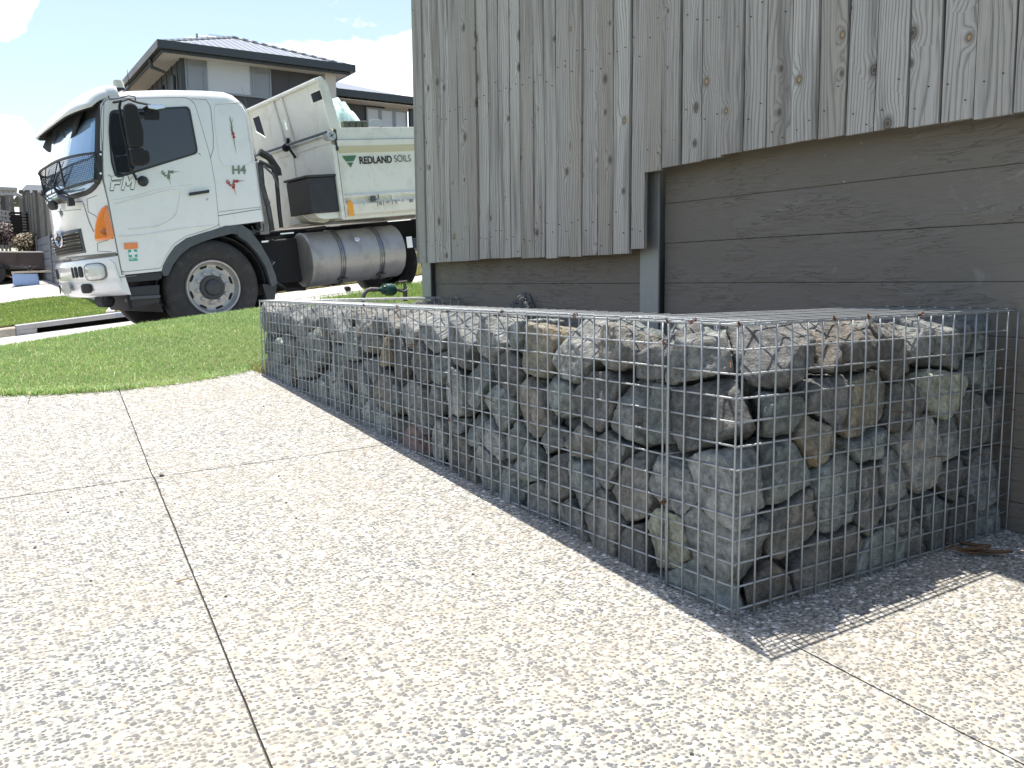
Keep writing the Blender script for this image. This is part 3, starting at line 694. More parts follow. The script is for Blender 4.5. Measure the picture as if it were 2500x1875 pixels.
RM = {'g': rockmat('stone_grey', (.125, .13, .125), (.255, .26, .245), (.175, .172, .155)),
      'c': rockmat('stone_green_grey', (.12, .136, .13), (.24, .262, .248), (.165, .176, .16)),
      'd': rockmat('stone_dark_grey', (.09, .09, .088), (.16, .157, .15), (.13, .12, .105)),
      'o': rockmat('stone_ochre', (.175, .17, .14), (.25, .228, .17), (.24, .17, .10)),
      'b': rockmat('stone_brown', (.112, .108, .098), (.19, .183, .165), (.18, .145, .11)),
      'r': rockmat('stone_red_brown', (.15, .09, .078), (.21, .145, .125), (.17, .165, .15)),
      'l': rockmat('stone_lichen', (.16, .16, .12), (.33, .33, .25), (.42, .42, .34), (.08, .09, .06), .8),
      'p': rockmat('stone_pale', (.22, .22, .205), (.33, .325, .30), (.29, .25, .20))}
CN = {'g': 'grey', 'c': 'green-grey', 'd': 'dark grey', 'o': 'ochre', 'b': 'brownish grey', 'r': 'reddish brown', 'l': 'lichen-spotted', 'p': 'pale grey'}
S = []     # (pos, colour, side)
def crop(lst, ox, oy, sc_, plane):
    for t in lst:
        x, y, c_ = t[:3]; dep = t[3] if len(t) > 3 else random.uniform(.055, .08)
        p = atp(ox+x/sc_, oy+y/sc_, (1, 0, 0) if plane == 'x' else (0, 1, 0), dep)
        S.append([p, c_, 'long' if plane == 'x' else 'short'])
crop([(300,190,'g'),(510,190,'g'),(690,235,'c'),(830,300,'o'),(915,210,'d'),(1080,360,'g'),(1075,520,'g'),(1330,260,'b'),(1400,470,'o'),(600,350,'c'),(600,500,'d'),(450,520,'c'),(560,690,'c'),
      (740,480,'o'),(790,690,'b'),(960,600,'c'),(990,770,'c'),(1210,640,'d'),(1250,840,'d'),(1430,780,'g'),(1470,1000,'g'),(245,620,'g'),(240,820,'g'),(400,880,'c'),(540,880,'g'),(610,1030,'g'),
      (680,880,'c'),(760,1060,'c'),(850,1240,'g'),(910,960,'g'),(1110,950,'b'),(1300,1070,'g'),(290,1030,'b'),(370,1130,'b'),(480,1090,'g'),(470,1240,'d'),(660,1170,'c'),(690,1320,'c'),
      (980,1180,'d'),(850,1430,'g'),(1010,1370,'g'),(1030,1560,'g'),(1150,1220,'c'),(1240,1230,'g'),(1440,1250,'b'),(1470,1400,'b'),(1240,1420,'b'),(1330,1560,'g'),(1170,1560,'d'),(1510,1570,'d'),(210,450,'g'),(700,120,'p'),(950,125,'g'),(1130,150,'p'),(1490,220,'p'),(1190,590,'d')],
     1050, 740, 2.765, 'x')
crop([(230,420,'d'),(500,430,'g'),(470,620,'g'),(390,870,'c'),(250,1130,'c'),(730,400,'b'),(700,640,'g'),(560,1130,'d'),(640,1400,'c'),(740,1290,'c')], 1600, 740, 4.147, 'x')
crop([(330,240,'g'),(430,430,'g'),(260,720,'l'),(420,830,'g'),(620,680,'g'),(300,1080,'d'),(430,1280,'c')], 1600, 1130, 3.951, 'x')
crop([(640,1000,'g'),(600,1370,'g'),(720,190,'g')], 1600, 1130, 3.951, 'x')
crop([(170,240,'p'),(320,300,'g'),(160,400,'c'),(200,560,'c'),(330,470,'c'),(330,640,'g'),(430,650,'c'),(470,300,'g'),(480,430,'g'),(600,390,'g'),(590,270,'g'),(750,270,'g'),(750,390,'c'),(640,470,'c'),(760,490,'g'),
      (620,620,'b'),(570,800,'b'),(800,620,'c'),(690,780,'c'),(860,780,'c'),(350,820,'g'),(440,900,'c'),(180,760,'c'),(700,930,'c'),(600,1000,'d'),(900,1020,'c'),(800,1110,'c'),(680,1030,'g'),(900,370,'g'),(880,470,'g'),(930,1170,'g'),
      (1050,400,'g'),(1010,580,'b'),(1050,750,'c'),(1060,930,'c'),(1180,560,'c'),(1190,740,'c'),(1340,520,'b'),(1310,700,'o'),(1150,270,'b'),(1280,310,'p'),(1420,300,'g'),(1620,350,'b'),(1590,480,'b'),(1530,650,'o'),(1660,700,'d'),
      (1790,330,'p'),(1820,560,'g'),(1200,900,'d'),(1280,860,'d'),(1330,1010,'c'),(1280,1120,'c'),(1400,880,'g'),(1510,950,'b'),(1500,1080,'b'),(1700,880,'g'),(1900,750,'d'),(1870,950,'b'),(1660,1130,'c'),(1700,1260,'c'),
      (1100,1170,'c'),(1140,1300,'c'),(1400,1270,'c'),(1520,1350,'c'),(1900,1190,'g'),(1640,1480,'d'),(1850,1440,'r'),(1830,1600,'r'),(1980,1350,'g'),(1400,1420,'g'),(1270,1270,'g'),(1980,900,'b'),(2010,430,'g'),(1480,1210,'d')],
     600, 700, 4.148, 'x')
crop([(20,300,'b'),(130,420,'g'),(200,290,'b'),(60,450,'d'),(330,200,'g'),(320,330,'g'),(450,260,'g'),(430,480,'g'),(520,150,'p'),(640,230,'g'),(640,400,'b'),(850,200,'c'),(850,450,'c'),(1030,150,'c'),(1030,480,'b'),
      (80,640,'o'),(60,900,'c'),(70,1080,'c'),(290,680,'b'),(300,900,'b'),(590,620,'l'),(590,780,'l'),(480,450,'d'),(760,630,'b'),(780,800,'b'),(1000,800,'b'),(1020,1000,'c'),(450,1000,'p'),(500,1180,'p'),(600,880,'g'),(760,1000,'g'),(850,1160,'g'),
      (700,1180,'b'),(260,1200,'g'),(150,1400,'g'),(300,1400,'g'),(400,1420,'g'),(500,1450,'c'),(200,1560,'b'),(350,1580,'b'),(700,1450,'d'),(760,1350,'c'),(900,1350,'c'),(1000,1450,'c'),(620,1500,'d'),(60,1300,'d'),(260,130,'p'),(100,160,'p'),(700,130,'g'),(950,700,'c')],
     2050, 740, 2.764, 'y')
crop([(1250,350,'d'),(1380,330,'d'),(1150,600,'c'),(1400,650,'c'),(1630,500,'b'),(1700,800,'d'),(1180,1050,'c'),(1330,1050,'c'),(1650,980,'d'),(1500,1380,'o'),(1600,1480,'b'),(1250,1500,'g'),(1000,1250,'c'),(1750,1300,'c'),(1800,330,'p')], 1600, 740, 4.147, 'y')
crop([(1080,130,'c'),(900,320,'b'),(1330,230,'b'),(1180,550,'b'),(1380,600,'b'),(1000,780,'d'),(1150,800,'d'),(1400,880,'b'),(1600,750,'b'),(950,1050,'b'),(1180,1080,'d'),(1450,1100,'b'),(1650,1050,'d'),(1000,1330,'d'),(1250,1300,'d'),(1500,1230,'d'),(1600,300,'c')], 1600, 1130, 3.951, 'y')
# drop seeds outside or too close, then fill the holes and the back layer
def inside(p):
    if p.z > .59 or p.z < drz(p.x, p.y)-.01: return False
    return (.004 < p.x < BW and 0 < p.y < 3.24) or (0 < p.x < 1.04 and .004 < p.y < BR) or (0 < p.x < 1.04 and 3.045 < p.y < 3.24)
seeds = []
for s in S:
    p = s[0]; p.x = min(max(p.x, .05), 1.01); p.y = min(max(p.y, .05), 3.2); p.z = min(max(p.z, drz(p.x, p.y)+.02), .565)
    if all((p-q[0]).length > .092 for q in seeds): seeds.append([p, s[1], s[2]])
nface = len(seeds)
cols = 'ggggccccccddbg'
def fill(n, box, mind, side):
    for _ in range(n):
        p = Vector([random.uniform(*box[i]) for i in range(3)])
        if inside(p) and all((p-q[0]).length > mind for q in seeds): seeds.append([p, random.choice(cols), side])
fill(4000, ((.05, .075), (.06, 3.2), (.02, .57)), .118, 'long')
fill(3000, ((.06, 1.0), (.05, .075), (.02, .57)), .122, 'short')
nfront = len(seeds)
fill(2500, ((.13, .17), (.4, 3.05), (.50, .56)), .115, 'long top')
fill(2500, ((.06, 1.0), (.14, .32), (.50, .56)), .115, 'short top')
fill(1500, ((.08, 1.0), (3.08, 3.2), (.47, .55)), .10, 'far return')
ntop = len(seeds)
fill(2500, ((.13, .17), (.4, 3.15), (.02, .47)), .10, 'in'); fill(2500, ((.06, 1.0), (.15, .3), (.02, .46)), .11, 'in'); fill(800, ((.3, 1.0), (3.1, 3.2), (.3, .43)), .12, 'in')
P = np.array([list(s[0]) for s in seeds]); NS = len(P); WT = rng.uniform(-.004, .004, NS)
ICO = {}
for lv in (3, 4, 5):
    bm = bmesh.new(); bmesh.ops.create_icosphere(bm, subdivisions=lv, radius=1)
    bm.verts.ensure_lookup_table(); ICO[lv] = (np.array([v.co[:] for v in bm.verts]), np.array([[v.index for v in f.verts] for f in bm.faces])); bm.free()
def jit(n, a):
    n = Vector(n)+Vector([random.gauss(0, a) for _ in range(3)]); return np.array(n.normalized())
def rockgeo(i, lv):
    c = P[i]; d = P-c; dist = np.linalg.norm(d, axis=1); idx = np.where((dist > 0) & (dist < .34))[0]
    Nn = d[idx]/dist[idx][:, None]; D = dist[idx]/2+np.clip((WT[i]-WT[idx])/(2*dist[idx]), -.03, .03)-random.uniform(.001, .008)
    Nl = list(Nn); Dl = list(D)
    side = seeds[i][2]
    def bound(n, dd, a=.13, rec=.010):
        n2 = jit(n, a); Nl.append(n2); Dl.append(max(.02, (dd-random.random()**2*rec))*(n2@np.array(n)))
    x, y, z = c
    nt_ = Vector((-.24+random.gauss(0, .26), -.26+random.gauss(0, .26), 1)).normalized(); Nl.append(np.array(nt_)); Dl.append(max(.025, (.608-z)*nt_.z-random.uniform(0, .022)))
    if random.random() < .6:
        nt_ = Vector((random.gauss(-.5, .4), random.gauss(-.5, .4), 1)).normalized(); Nl.append(np.array(nt_)); Dl.append(max(.03, (.62-z)*nt_.z-random.uniform(.0, .02)))
    if z < .5: Nl = Nl[:len(idx)]; Dl = Dl[:len(idx)]; bound((0, 0, -1), max(.03, z-drz(x, y)+.02), .1, 0)
    inl = x < BW+.01 and BR <= y < 3.04; ins = y < BR; inf = y >= 3.04
    bound((-1, 0, 0), x-.007, .10)
    if inl: bound((1, 0, 0), BW-.004-x)
    else: bound((1, 0, 0), 1.035-x)
    if ins: bound((0, -1, 0), y-.007, .10); 
    if ins and x > BW: bound((0, 1, 0), BR-.004-y)
    if inf: bound((0, 1, 0), 3.238-y); 
    if inf and x > BW: bound((0, -1, 0), y-3.046)
    rad = float(np.median(sorted(Dl)[:8]))
    for _ in range(random.choice([7, 9, 11])):
        n = np.array(Vector([random.gauss(0, 1) for _ in range(3)]).normalized())
        if z-drz(x, y) < .10 and n[2] < -.2: continue
        Nl.append(n); Dl.append(rad*random.uniform(1.04, 1.40))
    A = np.array(Nl)/np.array(Dl)[:, None]; dirs, F = ICO[lv]
    q = np.maximum(0, dirs@A.T); p = random.choice([30, 45, 70])
    r = (q**p).sum(1)**(-1/p)
    V = dirs*r[:, None]
    off_ = Vector((i*3.7, i*1.3, i*.9)); amp = .0032; k1 = 22
    nn = np.array([mnoise.fractal(Vector(v)*k1+off_, .7, 2.1, 5 if lv == 5 else 3) for v in V])
    st = np.array([mnoise.noise(Vector(v)*9+off_) for v in V])
    V = V+dirs*(nn*amp*1.9+np.round(st*3.2)/3.2*.006)[:, None]
    xh = BW-.002 if inl else 1.045
    lo3 = np.array([.004, .004 if ins or inl else 3.045, -.2])-c; hi3 = np.array([xh, BR if (ins and x > BW) else 3.24, .617])-c
    V = np.minimum(np.maximum(V, lo3), hi3)
    return V, F
cnt = {}
order_names = ['first', 'second', 'third', 'fourth', 'fifth', 'sixth', 'seventh', 'eighth', 'ninth', 'tenth']
def ordn(n):
    if n < 10: return order_names[n]
    n += 1; s = 'th' if 10 < n % 100 < 20 else {1: 'st', 2: 'nd', 3: 'rd'}.get(n % 10, 'th'); return f'{n}{s}'
rows = {}
lab = {}
for i in range(ntop):
    p, c_, side = seeds[i]
    if side == 'short' and p.x < .10: side = 'long' if False else 'short'
    row = int(max(0, (.60-p.z))/.115) if side in ('long', 'short') else 0
    key = (side, row)
    rows.setdefault(key, []).append((p.y if side.startswith('long') else p.x, i))
place = {'long': 'long side, from the corner', 'short': 'short end, from the corner', 'long top': 'back line along the top of the long side', 'short top': 'back line along the top of the short end', 'far return': 'top of the far end basket'}
for key, lst in rows.items():
    for k, (_, i) in enumerate(sorted(lst)):
        side, row = key; c_ = CN[seeds[i][1]]
        if side in ('long', 'short'):
            rn = ['top row', 'second row', 'third row', 'fourth row', 'bottom row'][min(row, 4)]
            lab[i] = f'{c_} stone, {ordn(k)} in the {rn} of the {place[side]}'
        else: lab[i] = f'{c_} stone, {ordn(k)} in the {place[side]}'
core = ([], []); ov = 0
for i in range(NS):
    if i >= ntop:
        V, F = rockgeo(i, 3); core[0].append(V+P[i]); core[1].append(F+ov); ov += len(V); continue
    near = P[i][1] < 1.7 and i < nfront
    V, F = rockgeo(i, 5 if near else 4)
    o = mesh_from_np('stone', V, F, RM[seeds[i][1]], smooth=True); o.location = P[i]
    grp = 'stones packed in the gabion basket' 
    tag(o, lab[i], 'stone', grp)
o = mesh_from_np('stone_infill', np.concatenate(core[0]), np.concatenate(core[1]), RM['d'], smooth=True); tag(o, 'hidden grey rubble packed behind the outer stones of the basket', 'stones', kind='stuff')
print('STONES', nface, nfront, ntop, NS)
# ------------------------------------------------------------------ tipper truck
TS = .105
_n = Vector((-TS, 0, 1)).normalized(); _th = R(84.8); _t = Vector((math.sin(_th), math.cos(_th), 0)); _t.z = TS*_t.x; _t.normalize()
_w = _n.cross(_t)                                  # local y: into the truck, away from the kerb side
TM = Matrix((_t, _w, _n)).transposed().to_4x4(); TM.translation = (1.1, 8.59, .15)
truck = empty('tipper_truck', (0, 0, 0), 'white tipper truck with green and red pinstriping parked on the sloping street', 'truck')
truck.matrix_world = TM; TMI = TM.inverted()
def tq(px, py, w=0):
    c, d = ray(px, py); c = TMI @ c; d = TMI.to_3x3() @ d; p = c+d*((w-c.y)/d.y); return (p.x, p.z)
def c1(x, y): return (80+x/3.687, 60+y/3.687)
def c2(x, y): return (80+x/3.687, 400+y/3.687)
def c3(x, y): return (560+x/4.424, 60+y/4.424)
def c4(x, y): return (560+x/4.096, 380+y/4.096)
def path(fn, pts, w=0): return [tq(*fn(*p), w) for p in pts]
M_WHITE = pm('white_paint', (.80, .798, .775), .22, var=.03, nscale=3, coat=.6, dirt=(.50, .48, .42), dirtamt=.22)
M_WHT = pm('tray_white_paint', (.75, .745, .67), .42, var=.05, nscale=4, coat=.15, dirt=(.45, .39, .27), dirtamt=.5)
M_BLK = pm('black_plastic', (.028, .030, .032), .5, var=.3, nscale=14)
M_BLKM = pm('matt_black', (.015, .015, .016), .8, var=.3, nscale=14)
M_GRYP = pm('grey_plastic', (.075, .085, .092), .55, var=.25, nscale=12, dirt=(.2, .19, .17), dirtamt=.3)
M_SEAM = pm('panel_gap', (.20, .20, .19), .8)
M_RUB = pm('tyre_rubber', (.034, .033, .032), .85, var=.3, nscale=10, dirt=(.11, .10, .09), dirtamt=.5, bmp=.3, bscale=60)
M_RIM = pm('rim_paint', (.46, .45, .43), .38, .5, var=.12, nscale=18, dirt=(.2, .18, .15), dirtamt=.4)
M_CHR = pm('chrome', (.62, .63, .65), .12, 1, var=.05)
M_ALU = pm('dull_aluminium', (.38, .37, .35), .52, .6, var=.2, nscale=3.2, dirt=(.13, .12, .10), dirtamt=.5, bmp=.12, bscale=30)
M_ALU2 = pm('tank_strap', (.27, .27, .265), .32, .85, var=.15, nscale=12)
M_ORA = pm('orange_lens', (.80, .20, .015), .12, var=.25, nscale=40, coat=1)
M_ORB = pm('orange_reflector', (.85, .36, .03), .35, var=.1)
M_HLG = pm('headlamp_lens', (.62, .63, .58), .3, var=.2, nscale=30, coat=1)
M_TEAL = pm('teal_sticker', (.03, .42, .30), .4); M_WSTK = pm('white_sticker', (.85, .87, .85), .4)
M_GRN = pm('green_decal', (.05, .16, .075), .4); M_TXT = pm('black_decal', (.015, .017, .015), .4); M_RED = pm('red_decal', (.42, .03, .035), .4); M_GGR = pm('grey_green_decal', (.18, .24, .17), .4)
M_PLATE = pm('plate_metal', (.45, .46, .45), .4, .3)
def glass(name, base, rough=.03, ior=1.6, metal=0):
    m, nt, bs = newmat(name); n_ = noise(nt, objco(nt), 1.4, 3)
    nt.links.new(mixc(nt, n_, tuple(c*.7 for c in base), tuple(c*1.3 for c in base)), bs.inputs['Base Color'])
    bs.inputs['Roughness'].default_value = rough; bs.inputs['IOR'].default_value = ior; bs.inputs['Metallic'].default_value = metal; return m
M_WSG = glass('windscreen_glass', (.36, .50, .66), .04, 1.9, .4); M_SDG = glass('tinted_glass', (.022, .027, .034), .03, 1.65)
W = 2.3
def bul(w): return 1-abs(1-w/1.15)**3.2
def side_a(h): return -.872 if h < 1.6 else -.872-.02*min(1, (h-1.6)/.12)+(.125*(h-1.72)/.75 if h > 1.72 else 0)
def fr(w, h):
    k = .235 if h < 1.66 else max(.13, .235-.11*(h-1.66)/.8)
    k += .02*math.exp(-((h-1.30)/.35)**2)
    return side_a(h)-k*bul(w) if h > .975 else side_a(h)+.03-.05*bul(w)
ARCH = [(.78, 1.185), (.30, 1.165), (.15, 1.125), (0, 1.095), (-.15, 1.06), (-.28, .985), (-.37, .885), (-.43, .80), (-.45, .755)]
def cabprof(w):
    e = min(w, W-w); r = .13; s = r-math.sqrt(max(0, r*r-(r-min(e, r))**2))
    P = [(fr(w, .76), .755), (fr(w, .94), .95), (fr(w, .96), .972), (fr(w, .99), .985)]
    P += [(fr(w, h), h) for h in (1.05, 1.15, 1.25, 1.35, 1.45, 1.55, 1.62, 1.70, 1.80, 1.92, 2.04, 2.16, 2.28, 2.38, 2.44)]
    P += [(fr(w, 2.45)+.05+s*.3, 2.525-s*.25), (-.66, 2.575-s*.6), (-.45, 2.60-s), (-.1, 2.615-s), (.3, 2.615-s), (.52, 2.605-s), (.62, 2.57-s*.95), (.70-s*.2, 2.50-s*.8), (.745-s*.4, 2.40-s*.5), (.775-s*.7, 2.2), (.78-s*.7, 1.8), (.78-s*.7, 1.4)]
    return P+[(a-(s*.7 if i == 0 else 0), h) for i, (a, h) in enumerate(ARCH)]
ws = [0, .006, .015, .03, .05, .08, .13, .2, .3, .42, .6, .85, 1.15]; ws = ws+[W-x for x in ws[::-1][1:]]
b = MB(); vs = []; K = len(cabprof(.5))
for x in ws: vs += [(a, x, h) for a, h in cabprof(x)]
fs = [(i*K+j, i*K+(j+1) % K, (i+1)*K+(j+1) % K, (i+1)*K+j) for i in range(len(ws)-1) for j in range(K)]+[tuple(range(K)), tuple(range((len(ws)-1)*K, len(ws)*K))[::-1]]
b.add(vs, fs); cab = b.build('cab', M_WHITE, truck, smooth=True, angle=40)
def seam(pts, parent=cab, r=.0035, mat=M_SEAM, w=0, name='panel_seam', closed=False):
    b = MB(); q = [(a, w-.0006, h) for a, h in pts]
    if closed: q.append(q[0])
    b.tube(q, r, 5); o = b.build(name, mat, parent, smooth=True); return o
def rpoly(x0, x1, y0, y1, r, n=5):
    P = []
    for cx, cy, a0 in ((x1-r, y1-r, 0), (x0+r, y1-r, 90), (x0+r, y0+r, 180), (x1-r, y0+r, 270)):
        P += [(cx+r*math.cos(R(a0+90*k/n)), cy+r*math.sin(R(a0+90*k/n))) for k in range(n+1)]
    return P
def roundcorner(P, r, n=5, closed=True):
    out = []; m_ = len(P)
    for i in range(m_):
        if not closed and i in (0, m_-1): out.append(P[i]); continue
        p = Vector(P[i]); a = Vector(P[i-1]); c = Vector(P[(i+1) % m_]); d1 = a-p; d2 = c-p
        rr = min(r, d1.length*.45, d2.length*.45); s = p+d1.normalized()*rr; e = p+d2.normalized()*rr
        for k in range(n+1):
            t = k/n; q = s*(1-t)**2+p*2*t*(1-t)+e*t*t; out.append((q.x, q.y))
    return out
def plate(name, pts, w0, w1, mat, parent, bevel=0, smooth=False):
    b = MB(); b.prism(pts, 1, w0, w1); return b.build(name, mat, parent, bevel=bevel, smooth=smooth)
# door: a slightly proud pressed panel with its own gap
doorp = [(-.858, .785), (-.862, 1.15), (-.868, 1.6), (-.872, 1.72), (-.80, 2.30), (-.765, 2.44), (-.70, 2.505), (.10, 2.52), (.165, 2.46), (.205, 2.2), (.245, 1.9), (.25, 1.6), (.225, 1.18), (.05, 1.135), (-.15, 1.095), (-.30, 1.015), (-.40, .90), (-.46, .785)]
doorp = roundcorner(doorp, .035, 4)
seam(doorp, closed=True, r=.0035)
door = plate('door', [(a*.992+.0, h*.996+.006) for a, h in doorp], -.004, .01, M_WHITE, truck, bevel=.003)
# pressed relief on the door
seam(roundcorner(path(c2, [(740, 365), (1240, 235), (1335, 250), (1290, 470), (1150, 560), (860, 590)]), .07, 6, False), door, .008, M_WHITE, -.004, 'door_crease')
seam(path(c2, [(700, 335), (900, 300), (1120, 235), (1430, 190)]), door, .006, M_WHITE, -.004, 'door_crease')
seam(path(c2, [(770, 655), (1000, 640), (1330, 585), (1640, 555)]), door, .009, M_WHITE, -.004, 'door_crease')
# side window
winp = roundcorner(path(c1, [(690, 770), (1410, 735), (1490, 1160), (745, 1390), (700, 1240), (680, 950)]), .055, 6)
plate('window_rubber', winp, -.012, .0, M_BLK, door, bevel=.003)
cx = sum(p[0] for p in winp)/len(winp); cy = sum(p[1] for p in winp)/len(winp)
g_ = plate('window_pane', [(cx+(a-cx)*.955, cy+(h-cy)*.93) for a, h in winp], -.0145, -.0125, M_SDG, door)
plate('window_vent', roundcorner(path(c1, [(1000, 785), (1135, 785), (1135, 860), (1000, 860)]), .015), -.018, -.015, M_BLKM, door)
# rear quarter pressed panel, seams
seam(path(c1, [(1430, 665), (1560, 675), (1600, 740), (1625, 1000), (1625, 1120), (1600, 1200), (1630, 1450), (1650, 1659)])+path(c2, [(1680, 570)]), r=.003)
qp = roundcorner(path(c1, [(1640, 715), (1870, 700), (1920, 760), (1990, 1230), (1930, 1265), (1720, 1280), (1680, 1200), (1640, 900)]), .03, 5)
seam(qp, r=.006, mat=M_WHITE, closed=True, name='pressed_panel'); seam([(a*.985+.008, h*.99+.02) for a, h in qp], r=.0022, closed=True)
seam(path(c1, [(1645, 1700)])+path(c2, [(1690, 430), (2080, 385)]), r=.0025); seam(path(c2, [(1655, 470), (2095, 400)]), r=.004)
seam(path(c1, [(1880, 560), (1940, 780), (2010, 1200), (2085, 1640)]), r=.002)
# front side panel gap and black A pillar
seam(path(c1, [(640, 700), (625, 1380)])+path(c2, [(680, 350), (735, 640), (805, 1000)]), r=.006)
# front surface helper
def fsurf(w0, w1, h0, h1, off, nu=20, nv=10, lo=None):
    def P_(u, v):
        w_ = w0+(w1-w0)*u; hh0 = lo(w_) if lo else h0; h = hh0+(h1-hh0)*v; return (fr(w_, h)-off, w_, h)
    b = MB(); b.grid(P_, nu, nv, True); return b
def thick(mb, d=.012):
    return mb
lo_ = lambda w_: 1.60-.03*bul(w_)+.10*max(0, 1-min(w_, W-w_)/.25)**2
o = fsurf(.012, W-.012, 0, 2.50, .004, 30, 12, lo_).build('windscreen_surround', M_BLK, truck, smooth=True, solid=.004)
ws_ = fsurf(.075, W-.075, 0, 2.33, .009, 30, 12, lambda w_: lo_(w_)+.05).build('windscreen', M_WSG, truck, smooth=True, solid=.003)
# wipers
for (w0, w1) in ((.5, 1.15), (1.3, 1.95)):
    b = MB(); b.tube([(fr(w0, 1.64)-.03, w0, 1.62), (fr(w0+.3, 1.72)-.035, w0+.35, 1.72), (fr(w1, 1.85)-.03, w1, 1.84)], .008, 5); b.tube([(fr(w1-.2, 1.95)-.02, w1-.25, 2.02), (fr(w1, 1.75)-.02, w1+.05, 1.70)], .006, 5); b.build('wiper', M_BLKM, truck)
# sun visor
b = MB()
def vis(u, v, d=0):
    w_ = .0+W*u; bb = 1-abs(1-w_/1.15)**7; e_ = min(w_, W-w_); a0, h0 = -.58, 2.635-(.11*max(0, 1-e_/.14)**2)+.03*bb; a3 = -.86-.19*bb; h3 = 2.45-.06*bb-.02*(1-bb)
    t = v; a = a0+(a3-a0)*t; h = h0+(h3-h0)*t**2.6; return (a, w_+(.012 if w_ < .02 else 0), h-d)
b.grid(vis, 28, 10, False); b.build('sun_visor', M_WHITE, truck, smooth=True, solid=.018)
b = MB(); b.grid(lambda u, v: (lambda q: (q[0]+.012, q[1]*.985+.015, q[2]-.022))(vis(u, .25+.74*v)), 28, 6); b.build('visor_underside', M_BLKM, truck, smooth=True, solid=.004)
for w0, w1 in ((.25, 1.0), (1.3, 2.05)):
    b = MB(); b.grid(lambda u, v: (-.96+.08*v, w0+(w1-w0)*u, 2.30-.10*math.sin(math.pi*u)*(1-v)+.14*v), 10, 4); b.build('visor_flap', M_BLKM, truck, smooth=True, solid=.02)
# stone guard in front of the windscreen
gp = path(c1, [(600, 1140), (340, 1165), (245, 1195), (110, 1295)], .3); 
b = MB(); fw = [0.0, .22, .75, 1.15, 1.6, 2.08, 2.3]
def gpt(w_, t): # t 0 bottom, 1 top
    a = -.90-.225*bul(w_)**.8; return (a-.01*t, w_, 1.715+(.26+.03*bul(w_))*t-.02*bul(w_))
for t in (0, 1): b.tube([gpt(W*k/24, t) for k in range(25)], .014, 6)
for w_ in (.0, .62, 1.68, W): b.tube([gpt(w_, 0), gpt(w_, 1)], .010, 6)
b.tube([gpt(.62+1.06*k/12, .45+.2*math.cos(k/12*math.pi*2)) for k in range(13)], .009, 5)
b.build('stone_guard', M_BLK, truck, smooth=True)
b = MB()
for k in range(100): w_ = .01+(W-.02)*k/99; b.tube([gpt(w_, .01), gpt(w_, .99)], .0016, 3, False)
for k in range(15): b.tube([gpt(W*j/24, (k+.5)/15) for j in range(25)], .0016, 3, False)
b.build('guard_mesh', M_BLKM, truck)
plate('guard_bracket', path(c1, [(575, 1135), (618, 1138), (628, 1382), (585, 1420)]), -.012, -.003, M_BLK, truck, bevel=.003)
for y in (1170, 1342):
    a, h = tq(*c1(606, y)); b = MB(); b.lathe([(.011, 0), (.011, .008)], (a, -.021, h), (0, 1, 0), 10); b.build('bolt', M_CHR, truck)
# lower mirror brackets on the nose
b = MB(); b.tube([(-1.12, .95, 1.70), (-1.17, .62, 1.62), (-1.13, .38, 1.56)], [.02, .026, .03], 7); b.tube([(-1.17, .62, 1.62), (-1.21, .7, 1.75)], .014, 6); b.box(-1.16, -1.10, .33, .42, 1.50, 1.58); b.build('nose_bracket', M_BLK, truck, bevel=.004)
b = MB(); b.lathe([(.01, -.03), (.05, -.02), (.055, .02), (.02, .04)], (-1.18, 1.0, 1.56), (1, .6, .2), 14); b.build('nose_mirror', M_BLK, truck, smooth=True)
# nose panel seams, indicator, grille
def fs_seam(pts, r=.0035, nm='panel_seam', mat=M_SEAM, par=None):
    b = MB(); b.tube([(fr(w_, h)-.001, w_, h) for w_, h in pts], r, 5); return b.build(nm, mat, par or cab, smooth=True)
def interp(pts, n=8):
    o = []
    for a, c in zip(pts, pts[1:]): o += [(a[0]+(c[0]-a[0])*k/n, a[1]+(c[1]-a[1])*k/n) for k in range(n)]
    return o+[pts[-1]]
fs_seam(interp([(1.15, 1.585), (.32, 1.535), (.30, 1.50), (.26, 1.32), (.22, 1.22)]), .005)
fs_seam(interp([(.10, 1.57), (.24, 1.55), (.25, 1.42), (.17, 1.38), (.06, 1.28)]), .003)
fs_seam(interp([(.06, 1.12), (.20, 1.10), (.22, 1.02), (.05, 1.0)]), .003)
fs_seam(interp([(1.15, 1.50), (.36, 1.46)]), .0025); fs_seam(interp([(1.15, .995), (.0, .985)]), .006)
# orange corner indicator wraps the corner
def lens(u, v):
    h = 1.125+.33*v; wmax = .21*(1-v**1.6)**.6+.012; w_ = -.001+wmax*u; return (fr(max(w_, 0), h)-.012*math.sin(math.pi*min(1, max(.06, u)))**.3-.001, w_, h)
b = MB(); b.grid(lens, 14, 16); b.build('indicator_lamp', M_ORA, truck, smooth=True, solid=.012)
pl = path(c2, [(668, 375), (735, 655), (670, 668), (640, 470)]); plate('indicator_lamp', pl, -.006, .01, M_ORA, truck, bevel=.003)
b = MB(); b.lathe([(.035, 0), (.03, .012), (.01, .016)], (fr(.07, 1.20)-.02, .06, 1.20), (-1, -1.1, 0), 16); b.build('lamp_bulb', pm('bulb_amber', (.35, .09, .01), .2, coat=1), truck, smooth=True)
